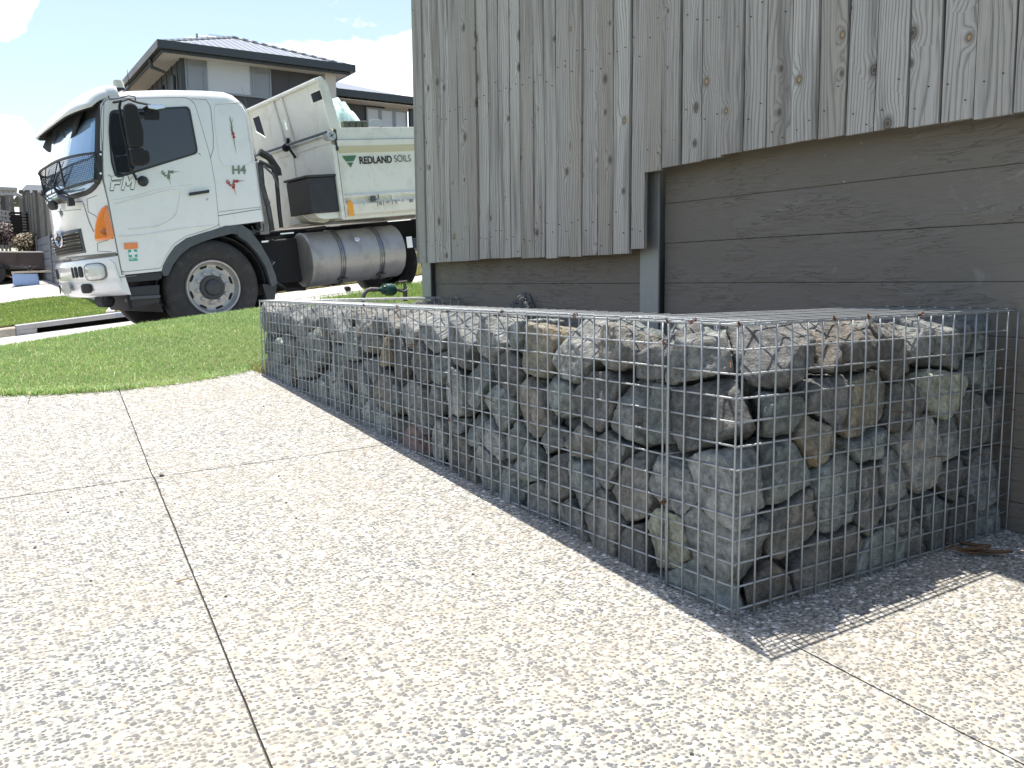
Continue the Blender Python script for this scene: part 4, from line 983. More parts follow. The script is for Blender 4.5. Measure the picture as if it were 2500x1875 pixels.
# grille
b = fsurf(.42, 1.88, 1.02, 1.27, .003, 20, 6); b.build('grille_recess', M_GRYP, truck, smooth=True, solid=.004)
b = MB()
for h in (1.06, 1.095, 1.13, 1.165, 1.20, 1.235):
    b.tube([(fr(w_, h)-.016, w_, h) for w_ in np.linspace(.46, 1.84, 14)], .009 if h in (1.13, 1.235) else .006, 5)
b.build('grille_bars', M_CHR, truck, smooth=True)
b = MB()
for (h0, h1) in ((1.04, 1.115), (1.15, 1.225)):
    def gg(u, v): w_ = .47+1.36*u; h = h0+(h1-h0)*v; return (fr(w_, h)-.009, w_, h)
    b.grid(gg, 14, 3, True)
b.build('grille_gaps', M_BLKM, truck)
# badge: chrome oval ring with a winged H
b = MB(); ca0, ch0 = fr(1.15, 1.19)-.03, 1.21; n_ = 28
b.tube([(ca0, 1.15+.175*math.cos(2*math.pi*k/n_), ch0+.085*math.sin(2*math.pi*k/n_)) for k in range(n_+1)], .011, 6)
for s in (-1, 1):
    b.tube([(ca0, 1.15+s*.165, ch0+.02), (ca0, 1.15+s*.07, ch0+.035), (ca0, 1.15+s*.035, ch0+.065)], .010, 5)
    b.tube([(ca0, 1.15+s*.165, ch0-.02), (ca0, 1.15+s*.07, ch0-.035), (ca0, 1.15+s*.035, ch0-.065)], .010, 5)
b.tube([(ca0, 1.06, ch0), (ca0, 1.24, ch0)], .010, 5); b.build('badge', M_CHR, truck, smooth=True)
# small dark scroll ornament on the nose
def curl(mb, cx, cy, s, M, turns=1.6, r0=.002, r1=1, flip=1, n=26, th=.0034, a0=0):
    pts = []
    for k in range(n):
        t = k/(n-1); rr = s*(1-.82*t); an = a0+flip*t*turns*2*math.pi; pts.append(M(cx+rr*math.cos(an), cy+rr*math.sin(an)))
    mb.tube(pts, [max(.0008, th*(1.6*math.sin(math.pi*(k/(n-1))**.7)+.3)) for k in range(n)], 4)
b = MB(); Mf = lambda x, y: (fr(.95, y)-.004, .95+x, y)
for sx_ in (-1, 1): curl(b, sx_*.03, 1.47, .03, Mf, 1.2, flip=sx_); b.tube([Mf(sx_*.02, 1.44), Mf(sx_*.09, 1.45)], [.004, .001], 4)
b.tube([Mf(0, 1.40), Mf(0, 1.52)], [.001, .004], 4); b.build('nose_pinstripe', M_GGR, truck)
# bumper
def bprof(w_): return -.885-.25*bul(w_)
b = MB(); bw = [0, .01, .03, .07, .13, .2, .3, .45, .7, 1.15]; bw = bw+[W-x for x in bw[::-1][1:]]
prof = [(.30, .925), (.02, .955), (-.012, .945), (-.03, .90), (-.025, .76), (-.012, .735), (-.016, .725), (-.010, .64), (.02, .58), (.07, .55), (.30, .545)]
vs = []; K = len(prof)
for x in bw:
    for (da, h) in prof:
        a = bprof(x)+da
        if da >= .3: a = -.80
        vs.append((min(a, -.85+.05*max(0, (.9-h)/.35)), x, h))
b.add(vs, [(i*K+j, i*K+(j+1) % K, (i+1)*K+(j+1) % K, (i+1)*K+j) for i in range(len(bw)-1) for j in range(K)]+[tuple(range(K)), tuple(range((len(bw)-1)*K, len(bw)*K))[::-1]])
bumper = b.build('bumper', M_WHITE, truck, smooth=True, angle=50)
def bsurf(w0, w1, h0, h1, off, mat, name, parent, nu=10, nv=6, rnd=True):
    b = MB(); P2 = rpoly(0, 1, 0, 1, .3, 5); c_ = (.5, .5); vs = []
    def mp(x, y): w_ = w0+(w1-w0)*x; return (bprof(w_)-.028-off, w_, h0+(h1-h0)*y)
    vs = [mp(.5, .5)]+[mp(.5+(x-.5)*.5, .5+(y-.5)*.5) for x, y in P2]+[mp(x, y) for x, y in P2]; n = len(P2)
    b.add(vs, [(0, 1+i, 1+(i+1) % n) for i in range(n)]+[(1+i, 1+n+i, 1+n+(i+1) % n, 1+(i+1) % n) for i in range(n)])
    return b.build(name, mat, parent, smooth=True, solid=.006)
for s in (0, 1):
    q = (lambda w0, w1: (w0, w1) if not s else (W-w1, W-w0))
    hr = bsurf(*q(.09, .43), .725, .905, .002, M_SEAM, 'headlamp', truck); bsurf(*q(.105, .40), .735, .895, .010, M_HLG, 'headlamp_glass', hr)
    for w0, w1 in ((.47, .57), (.61, .69), (.73, .79)): bsurf(*q(w0, w1), .77, .885, .002, M_BLKM, 'bumper_slot', bumper)
    bsurf(*q(.36, .60), .60, .70, -.006, M_BLKM, 'bumper_slot', bumper)
b = MB(); b.grid(lambda u, v: (bprof(.9)-.045-.01*v, .9+.37*u, .61+.12*v), 1, 1); b.build('number_plate', M_PLATE, truck, solid=.004)
seam(path(c2, [(690, 855), (740, 900), (800, 1060)]), bumper, .002, M_SEAM, -.001)
seam([(bprof(0), .735), (-.72, .735)], bumper, .004, M_SEAM, -.001)
# under bumper dark pieces and step
plate('gap_filler', [(-.86, .99), (-.72, .93), (-.70, .70), (-.80, .70)], .02, W-.02, M_BLKM, truck)
plate('sill', path(c2, [(800, 1005), (1172, 970), (1165, 1030), (1130, 1045), (820, 1070)]), .015, .12, M_BLK, truck, bevel=.004)
plate('step', path(c2, [(860, 1110), (1150, 1085), (1150, 1250), (1040, 1280), (940, 1275), (890, 1230)]), .03, .30, M_BLK, truck, bevel=.01)
plate('step_tread', path(c2, [(885, 1195), (1150, 1180), (1150, 1205), (885, 1222)]), .0, .28, M_GRYP, truck, bevel=.003)
b = MB(); b.box(-.83, -.79, .05, .09, .40, .72); b.build('step_hanger', M_BLKM, truck)
b = MB(); b.lathe([(.03, -.2), (.07, -.15), (.07, .15), (.03, .2)], (-.95, .5, .50), (0, 1, 0), 12); b.tube([(-.98, .25, .53), (-.9, .9, .47), (-.8, 1.4, .5)], .02, 6); b.build('steering_link', M_BLKM, truck)
# wheel arch lip and rear guard
lip = [(-.455, .76), (-.435, .81), (-.375, .895), (-.285, .993), (-.15, 1.07), (0, 1.105), (.15, 1.135), (.30, 1.17), (.38, 1.16), (.40, 1.10), (.33, 1.075), (.16, 1.05), (.02, 1.02), (-.12, .975), (-.24, .90), (-.33, .81), (-.40, .70), (-.45, .70)]
plate('wheel_arch', lip, -.008, .30, M_GRYP, truck, bevel=.004)
gd = path(c2, [(1870, 540), (1960, 600), (2050, 720), (2130, 860), (2190, 1010), (2200, 1080), (2150, 1110), (2100, 930), (2020, 800), (1930, 700), (1850, 650), (1840, 590)])
plate('mudguard', gd, -.005, .40, M_GRYP, truck, bevel=.005)
plate('mudguard', path(c2, [(1740, 560), (1870, 545), (1960, 600), (1900, 640), (1750, 620)]), .0, .38, M_GRYP, truck, bevel=.005)
plate('mud_flap', path(c2, [(2075, 1080), (2205, 1090), (2185, 1232), (2115, 1232)]), .02, .42, M_BLK, truck, bevel=.003)
b = MB(); b.grid(lambda u, v: (.07+.60*math.cos(R(200-235*u)), .05+2.2*v, .52+.57*math.sin(R(200-235*u))), 20, 1); b.build('inner_arch', M_BLKM, truck, solid=.01)
# wheels
def wheel(a, w0, outward=-1, name='front_wheel', parent=truck):
    b = MB(); s = outward; tw = .27
    tp_ = [(.30, .03), (.335, .0), (.40, -.012), (.46, -.006), (.50, .02), (.515, .05), (.52, .09), (.52, tw-.04), (.50, tw), (.40, tw+.01), (.30, tw)]
    b.lathe(tp_, (a, w0, .52), (0, -s, 0), 64, True); ty = b.build(name, M_RUB, parent, smooth=True, angle=60); tag(ty)
    b = MB(); b.lathe([(.303, .05), (.303, .015), (.292, .0), (.280, .004), (.272, .04), (.262, .075), (.235, .092), (.19, .088), (.165, .075), (.14, .072), (.128, .072), (.126, .10), (.02, .10)], (a, w0, .52), (0, -s, 0), 64, True); rim = b.build('rim', M_RIM, ty, smooth=True, angle=50)
    b = MB()
    for k in range(8):
        an = 2*math.pi*(k+.3)/8; P2 = rpoly(-.044, .044, -.023, .023, .021, 4); cx_, cy_ = .240*math.cos(an), .240*math.sin(an); ca_, sa_ = math.cos(an+math.pi/2), math.sin(an+math.pi/2)
        b.add([(a+cx_+x*ca_-y*sa_, w0-s*(.0855), .52+cy_+x*sa_+y*ca_) for x, y in P2], [tuple(range(len(P2)))])
    b.build('hand_hole', M_BLKM, ty)
    b = MB()
    for k in range(10):
        an = 2*math.pi*(k+.15)/10; c_ = (a+.165*math.cos(an), w0-s*.075, .52+.165*math.sin(an)); b.lathe([(.026, 0), (.026, .006), (.019, .009), (.019, .034), (.012, .04)], c_, (0, s, 0), 8)
    b.build('wheel_nut', M_RIM, ty, smooth=True, angle=40)
    b = MB(); b.lathe([(.134, .10), (.134, .04), (.125, .03), (.09, .035), (.08, .012), (.06, .0), (.03, -.006), (.002, -.006)], (a, w0, .52), (0, -s, 0), 32, True); b.build('hub', pm('hub_grease', (.045, .047, .048), .5, var=.3, nscale=40, dirt=(.09, .09, .1), dirtamt=.4), ty, smooth=True)
    return ty
wheel(.07, .015); wheel(.07, W-.015, 1)
wheel(3.42, .03, -1, 'rear_wheel'); wheel(3.42, W-.03, 1, 'rear_wheel'); wheel(4.75, .03, -1, 'rear_wheel'); wheel(4.75, W-.03, 1, 'rear_wheel')
b = MB(); b.lathe([(.06, .2), (.06, 2.1)], (.07, 0, .5), (0, 1, 0), 12); b.box(-.2, .35, .3, .36, .5, .58); b.box(-.6, .95, .62, .70, .55, .62); b.box(-.6, .95, 1.6, 1.68, .55, .62); b.build('axle', M_BLKM, truck)
# chassis and clutter between cab and tank
b = MB()
for w0 in (.72, 1.50): b.box(-.8, 6.2, w0, w0+.08, .84, 1.08)
for a in (.9, 1.9, 2.9, 4.1, 5.6): b.box(a, a+.1, .8, 1.5, .87, 1.05)
b.build('chassis_frame', M_BLKM, truck, bevel=.006)
b = MB(); b.box(.70, 1.35, .42, .70, .45, .98); b.prism([(.62, .33), (1.5, .36), (1.75, .43), (1.3, .52), (1.0, .62), (.62, .62)], 1, .80, 1.40); b.prism([(.55, .60), (1.15, .62), (1.1, 1.0), (.55, 1.0)], 1, .85, 1.45); b.build('gearbox', M_BLKM, truck, bevel=.03, seg=3)
b = MB(); b.tube([(.80, .35, .95), (.82, .30, .70), (.90, .30, .48), (1.05, .34, .38), (1.3, .4, .36)], .022, 7); b.tube([(.86, .33, 1.0), (.98, .3, .99), (1.1, .35, 1.02)], .02, 6); b.tube([(.74, .2, .9), (.76, .2, .62)], .018, 6); b.tube([(1.35, .25, 1.06), (1.6, .25, 1.07)], .02, 6); b.build('air_hose', M_BLKM, truck, smooth=True)
b = MB(); b.box(.80, .88, .30, .34, .955, .975); b.box(.93, 1.0, .3, .34, .975, .99); b.tube([(.83, .27, .70), (.87, .25, .74), (.86, .25, .68), (.90, .25, .72)], .008, 5); b.box(.72, .74, .28, .30, .92, .94); b.box(1.05, 1.22, .32, .38, 1.03, 1.045); b.build('fittings', M_CHR, truck)
b = MB(); pts_ = path(c2, [(1970, 560), (1990, 610), (2080, 605), (2075, 540)], .15); b.tube([(a, .15, h) for a, h in pts_], .008, 6); b.build('grab_loop', M_GRYP, truck)
# fuel tank
b = MB(); ta, tb, th_, tr_, tw_ = 1.30, 2.58, .70, .325, .38
b.lathe([(.29, -.012), (.315, -.004), (tr_, .012), (tr_+.004, .02), (tr_, .03), (tr_, tb-ta-.03), (tr_+.004, tb-ta-.02), (tr_, tb-ta-.012), (.3, tb-ta)], (ta, tw_, th_), (1, 0, 0), 64)
tank = b.build('fuel_tank', M_ALU, truck, smooth=True, angle=40)
for a in (1.66, 2.20):
    b = MB(); n_ = 40
    for aa, wd in ((a, .07),):
        b.lathe([(tr_+.001, 0), (tr_+.010, .002), (tr_+.010, .02), (tr_+.006, .022), (tr_+.006, .048), (tr_+.010, .05), (tr_+.010, .068), (tr_+.001, .07)], (aa, tw_, th_), (1, 0, 0), 64, True)
    st_ = b.build('tank_strap', M_ALU2, tank, smooth=True, angle=35)
    b = MB(); b.lathe([(tr_+.0115, .019), (tr_+.0115, .023)], (a, tw_, th_), (1, 0, 0), 64, True); b.lathe([(tr_+.0115, .047), (tr_+.0115, .051)], (a, tw_, th_), (1, 0, 0), 64, True)
    b.box(a-.02, a+.10, tw_-.23, tw_-.18, .425, .44); b.tube([(a+.035, tw_-.2, .46), (a+.035, tw_-.2, .37)], .009, 6); b.build('strap_bolt', M_BLK, tank)
    b = MB(); b.prism([(a-.03, .36), (a+.10, .36), (a+.13, .50), (a-.05, .50)], 1, tw_-.05, .75); b.build('tank_bracket', M_BLKM, truck, bevel=.01)
b = MB(); ca_, sa_ = math.cos(R(35)), math.sin(R(35)); c_ = Vector((1.93, tw_-tr_*ca_, th_+tr_*sa_))
ax = (0, -ca_, sa_); b.lathe([(.042, -.02), (.042, .012), (.036, .02), (.02, .022), (.002, .022)], c_, ax, 20); b.build('fuel_cap', M_CHR, tank, smooth=True, angle=40)
b = MB(); b.box(2.60, 2.68, .06, .065, .72, .86); b.build('tank_label', M_WSTK, truck)
# tipper body
A0, A1, H0, H1 = 1.75, 6.1, 1.15, 2.19
b = MB(); fl = 1.16
side = [(fl, .05), (1.19, -.01), (1.30, -.03), (1.335, .015), (1.37, .02), (1.385, -.012), (1.41, -.015), (1.425, .012), (1.90, .012), (1.975, -.045), (2.045, -.05), (2.055, -.035), (2.075, -.035), (2.19, -.035), (2.19, .05), (1.98, .06), (1.9, .07), (1.2, .07)]
n_ = len(side); vs = [(A0, w_, h) for h, w_ in side]+[(A1, w_, h) for h, w_ in side]
b.add(vs, [tuple(range(n_)), tuple(range(n_, 2*n_))[::-1]]+[(i, i+n_, (i+1) % n_+n_, (i+1) % n_) for i in range(n_)])
b.add([(x, W+.0-y, z) for x, y, z in vs], [tuple(range(n_))[::-1], tuple(range(n_, 2*n_))]+[(i, (i+1) % n_, (i+1) % n_+n_, i+n_) for i in range(n_)])
b.box(A0, A1, .05, W-.05, 1.13, 1.2); b.box(A1-.05, A1, .05, W-.05, 1.2, 2.1)
b.box(A0+.0, A0+.012, -.03, .0, 1.15, 2.19)
tray = b.build('tipper_body', M_WHT, truck, bevel=.004)
for a in (2.42, 3.3, 4.2, 5.1): MBx = MB(); MBx.box(a, a+.035, -.012, .02, 1.325, 1.40); MBx.build('side_rib', M_WHT, tray)
b = MB(); b.box(A0+.013, A1, -.0125, .005, 1.925, 1.945) if False else b.add([(A0+.013, .0095, 1.903), (A1, .0095, 1.903), (A1, -.0475, 1.978), (A0+.013, -.0475, 1.978)], [(0, 1, 2, 3)]); b.build('rail_shade_band', pm('olive_shade_tone', (.50, .50, .37), .5, var=.06), tray, recalc=False)  # shade on the slope under the top rail, put in as an olive tone
seam([(A0+.01, 2.05), (A1, 2.05)], tray, .003, M_SEAM, -.045); seam([(A0, 1.392), (A1, 1.392)], tray, .003, M_WHT, -.013)
b = MB(); b.box(1.79, 1.86, -.034, -.0305, 1.165, 1.33); b.prism([(1.80, 1.33), (1.86, 1.33), (1.85, 1.35), (1.80, 1.35)], 1, -.01, .0); b.build('orange_reflector', M_ORB, tray)
plate('marker_lamp', rpoly(2.12, 2.18, 1.325, 1.385, .01), -.035, -.005, M_GRYP, tray, bevel=.004); b = MB(); b.tube([(2.18, -.03, 1.34), (2.22, -.03, 1.35), (2.225, -.02, 1.40)], .005, 5); b.build('lamp_cable', M_BLKM, tray)
b = MB()
for k in range(46): a = 2.0+random.random()*1.0; b.box(a, a+random.uniform(.004, .014), -.0305, -.0285, 1.31-random.random()*.05, 1.325-random.random()*.02)
o = b.build('paint_chips', pm('rusty_chips', (.30, .27, .21), .8), tray); 
# headboard wall and raised upper board
b = MB(); b.box(A0-.02, A0+.02, .06, W-.06, 1.16, 2.10); b.prism([(A0-.03, 2.03), (A0+.02, 2.03), (A0+.02, 2.12), (A0-.03, 2.12)], 1, .03, W-.03)
for w_ in (.03, W-.08): b.box(A0-.035, A0, w_, w_+.05, 1.16, 2.1)
b.box(A0-.03, A0, 1.13, 1.17, 1.2, 2.1); hb = b.build('headboard', M_WHT, truck, bevel=.006)
# raised upper board with cut outs, leaning slightly forward
def ub(w_, h): return A0-.02-.10*(h-2.12)/.62
def topw(w_): return 2.735
holes = [[(.10, 2.62), (.10, 2.52), (.22, 2.50), (.22, 2.64)], [(1.12, 2.46), (1.12, 2.34), (1.17, 2.34), (1.18, 2.46)], [(2.08, 2.60), (1.92, 2.36), (1.90, 2.63)], ]
# build as cells so the openings are real
ch = sorted({0.02, .30, .5, 1.02, 1.12, 1.18, 1.28, 1.7, 1.84, 2.10, 2.28}); cv = [2.12, 2.22, 2.34, 2.46, 2.52, 2.63, 2.735]
b = MB()
for i in range(len(ch)-1):
    for j in range(len(cv)-1):
        wa, wb, ha, hb_ = ch[i], ch[i+1], cv[j], cv[j+1]
        if (wa, ha) in ((.02, 2.52), (1.12, 2.34)): continue
        if wa == 1.84 and ha in (2.46, 2.52):
            continue
        if wa == 1.84 and ha == 2.34:
            b.add([(ub(0, ha), wa, ha), (ub(0, ha), wb, ha), (ub(0, hb_), wb, hb_), (ub(0, ha)+.02, wa, ha), (ub(0, ha)+.02, wb, ha), (ub(0, hb_)+.02, wb, hb_)], [(0, 1, 2), (3, 5, 4), (0, 2, 5, 3), (1, 4, 5, 2), (0, 3, 4, 1)]); continue
        P8 = [(ub(0, h)+d, w_, h) for d in (0, .02) for h in (ha, hb_) for w_ in (wa, wb)]
        b.add(P8, [(0, 1, 3, 2), (4, 6, 7, 5), (0, 2, 6, 4), (1, 5, 7, 3), (2, 3, 7, 6), (0, 4, 5, 1)])
b.build('upper_headboard', M_WHT, truck)
b = MB(); b.tube([(ub(0, 2.735)-.01, .0, 2.735), (ub(0, 2.735)-.01, W, 2.735)], .028, 8)
for w_ in (1.02, 1.28): b.tube([(ub(0, 2.12)-.012, w_, 2.12), (ub(0, 2.72)-.012, w_, 2.72)], .018, 6)
b.tube([(ub(0, 2.13)-.012, .02, 2.13), (ub(0, 2.13)-.012, W-.02, 2.13)], .016, 6); b.build('headboard_frame', M_WHT, truck, smooth=True)
for w0 in (-.035, W+.01):
    plate('headboard_wing', roundcorner([(1.705, 2.18), (1.665, 2.45), (1.605, 2.745), (1.655, 2.775), (1.725, 2.70), (1.775, 2.47), (1.825, 2.18)], .03, 4), w0, w0+.022, M_WHT, truck, bevel=.004)
# tarp roll bar across the headboard
b = MB(); b.tube([(A0-.10, .0, 2.145), (A0-.10, W, 2.145)], .016, 8); b.build('tarp_roller_bar', M_GRYP, truck, smooth=True)
b = MB(); b.lathe([(.055, -.03), (.055, .03)], (A0-.06, -.02, 2.10), (0, 1, 0), 20)
b.lathe([(.045, -.05), (.04, -.03)], (A0-.10, .06, 2.09), (0, 1, 0), 16); b.build('tarp_motor', M_PLATE, truck, smooth=True, angle=40)
b = MB()
for k in range(4): an = math.pi/2*k+.6; b.tube([(A0-.06+.02*math.cos(an), -.052, 2.10+.02*math.sin(an)), (A0-.06+.035*math.cos(an), -.052, 2.10+.035*math.sin(an))], .004, 5)
b.lathe([(.012, 0), (.012, .01)], (A0-.06, -.06, 2.10), (0, 1, 0), 10); b.box(A0-.02, A0+.01, -.045, -.02, 1.93, 2.17); b.build('motor_bolts', M_BLK, truck)
b = MB(); b.lathe([(.05, -.015), (.05, .015)], (A0-.10, 1.15, 2.12), (0, 1, 0), 14); b.tube([(A0-.06, 1.18, 2.16), (A0-.05, 1.16, 2.24)], .02, 6); b.tube([(A0-.08, 1.1, 2.1), (A0-.04, 1.04, 1.98)], .016, 6); b.build('bar_bracket', M_BLKM, truck, smooth=True)
# bellows and arm block on the tray rim
b = MB()
for k in range(4): a = 1.89+k*.085; b.box(a, a+.072, .0, .08, 2.195, 2.275)
b.build('tarp_hinge', pm('olive_rubber', (.10, .105, .085), .8, var=.2), truck, bevel=.012, seg=2)
plate('hinge_plate', roundcorner([(2.23, 2.205), (2.25, 2.285), (2.40, 2.285), (2.42, 2.25), (2.40, 2.205)], .02), -.01, .01, M_PLATE, truck, bevel=.003)
# tarp bundle
m, nt, bs = newmat('tarp_plastic'); wv = noise(nt, mapping(nt, objco(nt), (3, 1, 1), rot=(.2, .5, .3)), 3, 3, .5, 1.0); rp = ramp(nt, [(.35, (.33, .55, .46)), (.5, (.60, .80, .72)), (.65, (.74, .86, .80))]); nt.links.new(wv, rp.inputs[0]); nt.links.new(rp.outputs[0], bs.inputs['Base Color']); bs.inputs['Roughness'].default_value = .25; bump(nt, bs, wv, .8, .05)
def tarpf(u, v):
    s = u; a = 1.80+.50*s; wd = .25+1.6*v; hh = 2.22+.45*math.sin(math.pi*min(1, .35+.65*(1-s)))**.8*(1-.85*max(0, s-.45)**1.2*1.6)
    hh += .022*math.sin(34*s+8*v+2*math.sin(5*v))*(.4+s)
    if v < .12: hh = 2.19+(hh-2.19)*(v/.12)**.5
    return (a+.03*math.sin(9*v), wd, hh)
b = MB(); b.grid(tarpf, 60, 40); b.build('tarp', m, truck, smooth=True, solid=.004, angle=180)
# tool box
bx = [(1.335, 1.235), (1.335, 1.635), (1.69, 1.64), (1.69, 1.235)]
toolbox = plate('toolbox', bx, .0, .60, pm('toolbox_black', (.017, .019, .024), .38, var=.3, nscale=8, dirt=(.07, .065, .05), dirtamt=.3), truck, bevel=.006)
plate('toolbox_lid', [(1.315, 1.64), (1.315, 1.668), (1.70, 1.668), (1.70, 1.64)], -.02, .62, M_BLK, toolbox, bevel=.005)
b = MB(); b.box(1.47, 1.52, -.024, .05, 1.667, 1.673); b.build('toolbox_latch', M_PLATE, toolbox)
b = MB(); b.prism([(1.37, 1.232), (1.69, 1.232), (1.69, 1.155), (1.50, 1.155), (1.42, 1.18)], 1, .02, .30); b.box(1.692, 1.74, -.035, .05, 1.14, 2.0); b.prism([(1.36, 1.235), (1.45, 1.15), (1.62, 1.12), (1.70, 1.14), (1.70, 1.235)], 1, .31, .58); b.build('box_bracket', M_WHT, truck, bevel=.008)
# exhaust stack, hoses and grab rail behind the cab
b = MB(); b.box(.90, 1.02, .55, .72, 1.05, 1.9); b.build('air_intake', pm('grey_panel', (.50, .50, .48), .5, dirt=(.15, .14, .12), dirtamt=.6), truck, bevel=.01)
b = MB(); hp = path(c4, [(300, 60), (430, 120), (470, 220), (500, 560), (520, 720)], .35); b.tube([(a, .35, h) for a, h in hp], .026, 8); hp = path(c4, [(300, -40), (400, 20), (480, 140), (490, 200)], .5); b.tube([(a, .5, h) for a, h in hp], .045, 8); b.build('exhaust_hose', M_BLK, truck, smooth=True)
b = MB(); hp = path(c4, [(345, 350), (400, 470), (400, 560), (420, 640)], .2); b.tube([(a, .2, h) for a, h in hp], .012, 8); hp = path(c4, [(310, 70), (330, 300), (390, 520), (430, 750)], .45); b.tube([(a, .45, h) for a, h in hp], .03, 6); hp = path(c4, [(340, 100), (440, 190), (490, 320)], .25); b.tube([(a, .25, h) for a, h in hp], .014, 6); b.build('coolant_pipe', M_GRYP, truck, smooth=True)
b = MB(); b.box(.80, .86, .4, W-.4, 1.12, 2.3); b.build('cab_rear_frame', M_BLKM, truck)
# mirrors
ma = path(c1, [(790, 690), (780, 740), (800, 900), (850, 1120), (880, 1290), (990, 1370)], -.26)
b = MB(); b.tube([(ma[0][0], -.02, ma[0][1]+.03)]+[(a, -.26, h) for a, h in ma[:-1]]+[(ma[-1][0], -.03, ma[-1][1])], .013, 8); mirror = b.build('mirror_arm', M_BLKM, truck, smooth=True)
mp_ = roundcorner(path(c1, [(815, 725), (865, 708), (925, 735), (985, 960), (985, 1095), (955, 1112), (880, 1118), (850, 1090), (810, 850)], -.27), .03, 4)
plate('mirror_head', mp_, -.34, -.25, M_BLKM, mirror, bevel=.02)
mp_ = roundcorner(path(c1, [(860, 1130), (985, 1115), (1035, 1150), (1045, 1240), (1000, 1275), (885, 1275)], -.27), .03, 5); plate('spotter_mirror', mp_, -.34, -.25, M_BLKM, mirror, bevel=.02)
a, h = tq(*c1(990, 1410)); b = MB(); b.lathe([(.055, 0), (.05, .03), (.02, .06)], (a, -.004, h), (0, -1, 0), 16); b.build('mirror_foot', M_BLK, mirror, smooth=True, angle=40)
b = MB(); pp = path(c1, [(800, 690), (860, 670), (940, 700), (1060, 725)], -.15); b.tube([(a, -.15, h) for a, h in pp], .012, 6); pp = path(c1, [(680, 640), (690, 675), (760, 665), (860, 640), (920, 650), (925, 690)], -.05); b.tube([(a, -.05, h) for a, h in pp], .007, 6); b.build('mirror_stay', M_BLK, mirror, smooth=True)
pp = path(c1, [(1005, 735), (1065, 735), (1150, 730), (1170, 768), (1090, 782), (1020, 770)], -.2); b = MB(); b.prism(pp, 1, -.30, -.12); b.build('kerb_mirror', M_CHR, mirror, bevel=.006)
# beacon and aerial
a, h = tq(*c1(785, 630), .15); b = MB(); b.lathe([(.012, -.06), (.10, -.05), (.09, -.02), (.06, .0), (.058, .03)], (a, .15, h+.03), (0, 0, 1), 24); beacon = b.build('beacon', M_BLK, truck, smooth=True, angle=40)
b = MB(); b.lathe([(.056, .03), (.052, .085), (.044, .11), (.02, .118), (.001, .12)], (a, .15, h+.03), (0, 0, 1), 24, True); b.build('beacon_lens', pm('beacon_lens_plastic', (.66, .64, .53), .3, var=.15, nscale=60, coat=.5), beacon, smooth=True)
a, h = tq(*c1(872, 600), .1); a2, h2 = tq(*c1(850, 405), .1); b = MB(); b.tube([(a, .1, 2.5), (a, .1, h), (a2, .1, h2)], [.004, .004, .0025], 5); b.build('aerial', M_BLKM, truck)
# handle, lock, marker, sticker
hp = path(c2, [(1400, 262), (1440, 255), (1550, 240), (1580, 232), (1582, 262), (1540, 268), (1430, 285), (1402, 290)]); plate('door_handle', roundcorner(hp, .01), -.035, -.012, M_BLK, door, bevel=.005); b = MB(); 
for x, y in ((1415, 275), (1560, 250)): a, h = tq(*c2(x, y)); b.box(a-.012, a+.012, -.02, .0, h-.012, h+.012)
b.build('handle_mount', M_BLK, door)
a, h = tq(*c2(1568, 320)); b = MB(); b.lathe([(.012, 0), (.012, .006)], (a, -.004, h), (0, -1, 0), 12); b.build('door_lock', M_PLATE, door)
plate('side_marker', roundcorner(path(c2, [(818, 715), (940, 708), (945, 762), (825, 772)]), .008), -.018, -.003, M_ORA, door, bevel=.004)
sp = path(c2, [(857, 775), (938, 770), (942, 838), (862, 842)]); stk = plate('first_aid_sticker', roundcorner(sp, .005), -.006, -.0035, M_TEAL, door)
(a0_, h0_), (a1_, h1_) = sp[3], sp[1]; cx_, cy_ = (a0_+a1_)/2, (h0_+h1_)/2; s_ = (a1_-a0_)/2
b = MB(); b.box(cx_-s_*.85, cx_+s_*.85, -.0072, -.0058, cy_-s_*.28, cy_+s_*.28); b.box(cx_-s_*.28, cx_+s_*.28, -.0072, -.0058, cy_+s_*.285, cy_+s_*.8); b.box(cx_-s_*.28, cx_+s_*.28, -.0072, -.0058, cy_-s_*.8, cy_-s_*.285); b.build('white_cross', M_WSTK, stk)
plate('sticker_band', roundcorner(path(c2, [(862, 850), (943, 846), (945, 872), (866, 876)]), .005), -.006, -.0035, M_TEAL, stk)
def TXM(a, h, w=-.005, ang=0):  # text standing on the kerb side
    return Matrix.Translation((a, w, h)) @ Matrix.Rotation(ang, 4, 'Y') @ Matrix.Rotation(R(90), 4, 'X')
a, h = tq(*c2(868, 872)); text('first_aid_text', 'FIRST AID', .027, M_WSTK, TXM(a+.002, h+.004, -.0068), stk, sx=.85)
a, h = tq(*c1(1792, 1345)); text('unit_number', 'H4', .125, M_GGR, TXM(a, h), cab, shear=.1, sx=1.05, off=.004)
# FM lettering, bold italic with outline look
def strokes(name, polys, mat, parent, w, th): 
    b = MB()
    for P2 in polys: b.prism(P2, 1, w-th, w)
    return b.build(name, mat, parent)
def FMshape(off):
    a0, h0 = tq(*c2(695, 238)); s = .135
    F_ = [[(0, 0), (.30, 0), (.50, .42), (1.0, .42), (1.08, .60), (.24, .60)], [(.30, .72), (.42, 1.0), (1.34, 1.0), (1.24, .76), (.62, .76)]]
    M_ = [[(1.05, 0), (1.30, 0), (1.62, .62), (1.66, .28), (1.86, .28), (2.2, .62), (1.95, 0), (2.22, 0), (2.72, 1.0), (2.42, 1.0), (1.92, .55), (1.85, 1.0), (1.55, 1.0)]]
    return [[(a0+x*s*.76+off, h0+y*s+off*.6) for x, y in q] for q in F_+M_]
strokes('model_letters', FMshape(.007)+FMshape(-.006)+[[(x, y-.011) for x, y in q] for q in FMshape(0)], M_GRYP, door, -.004, .002); strokes('model_letters', FMshape(0), M_WSTK, door, -.0065, .003)
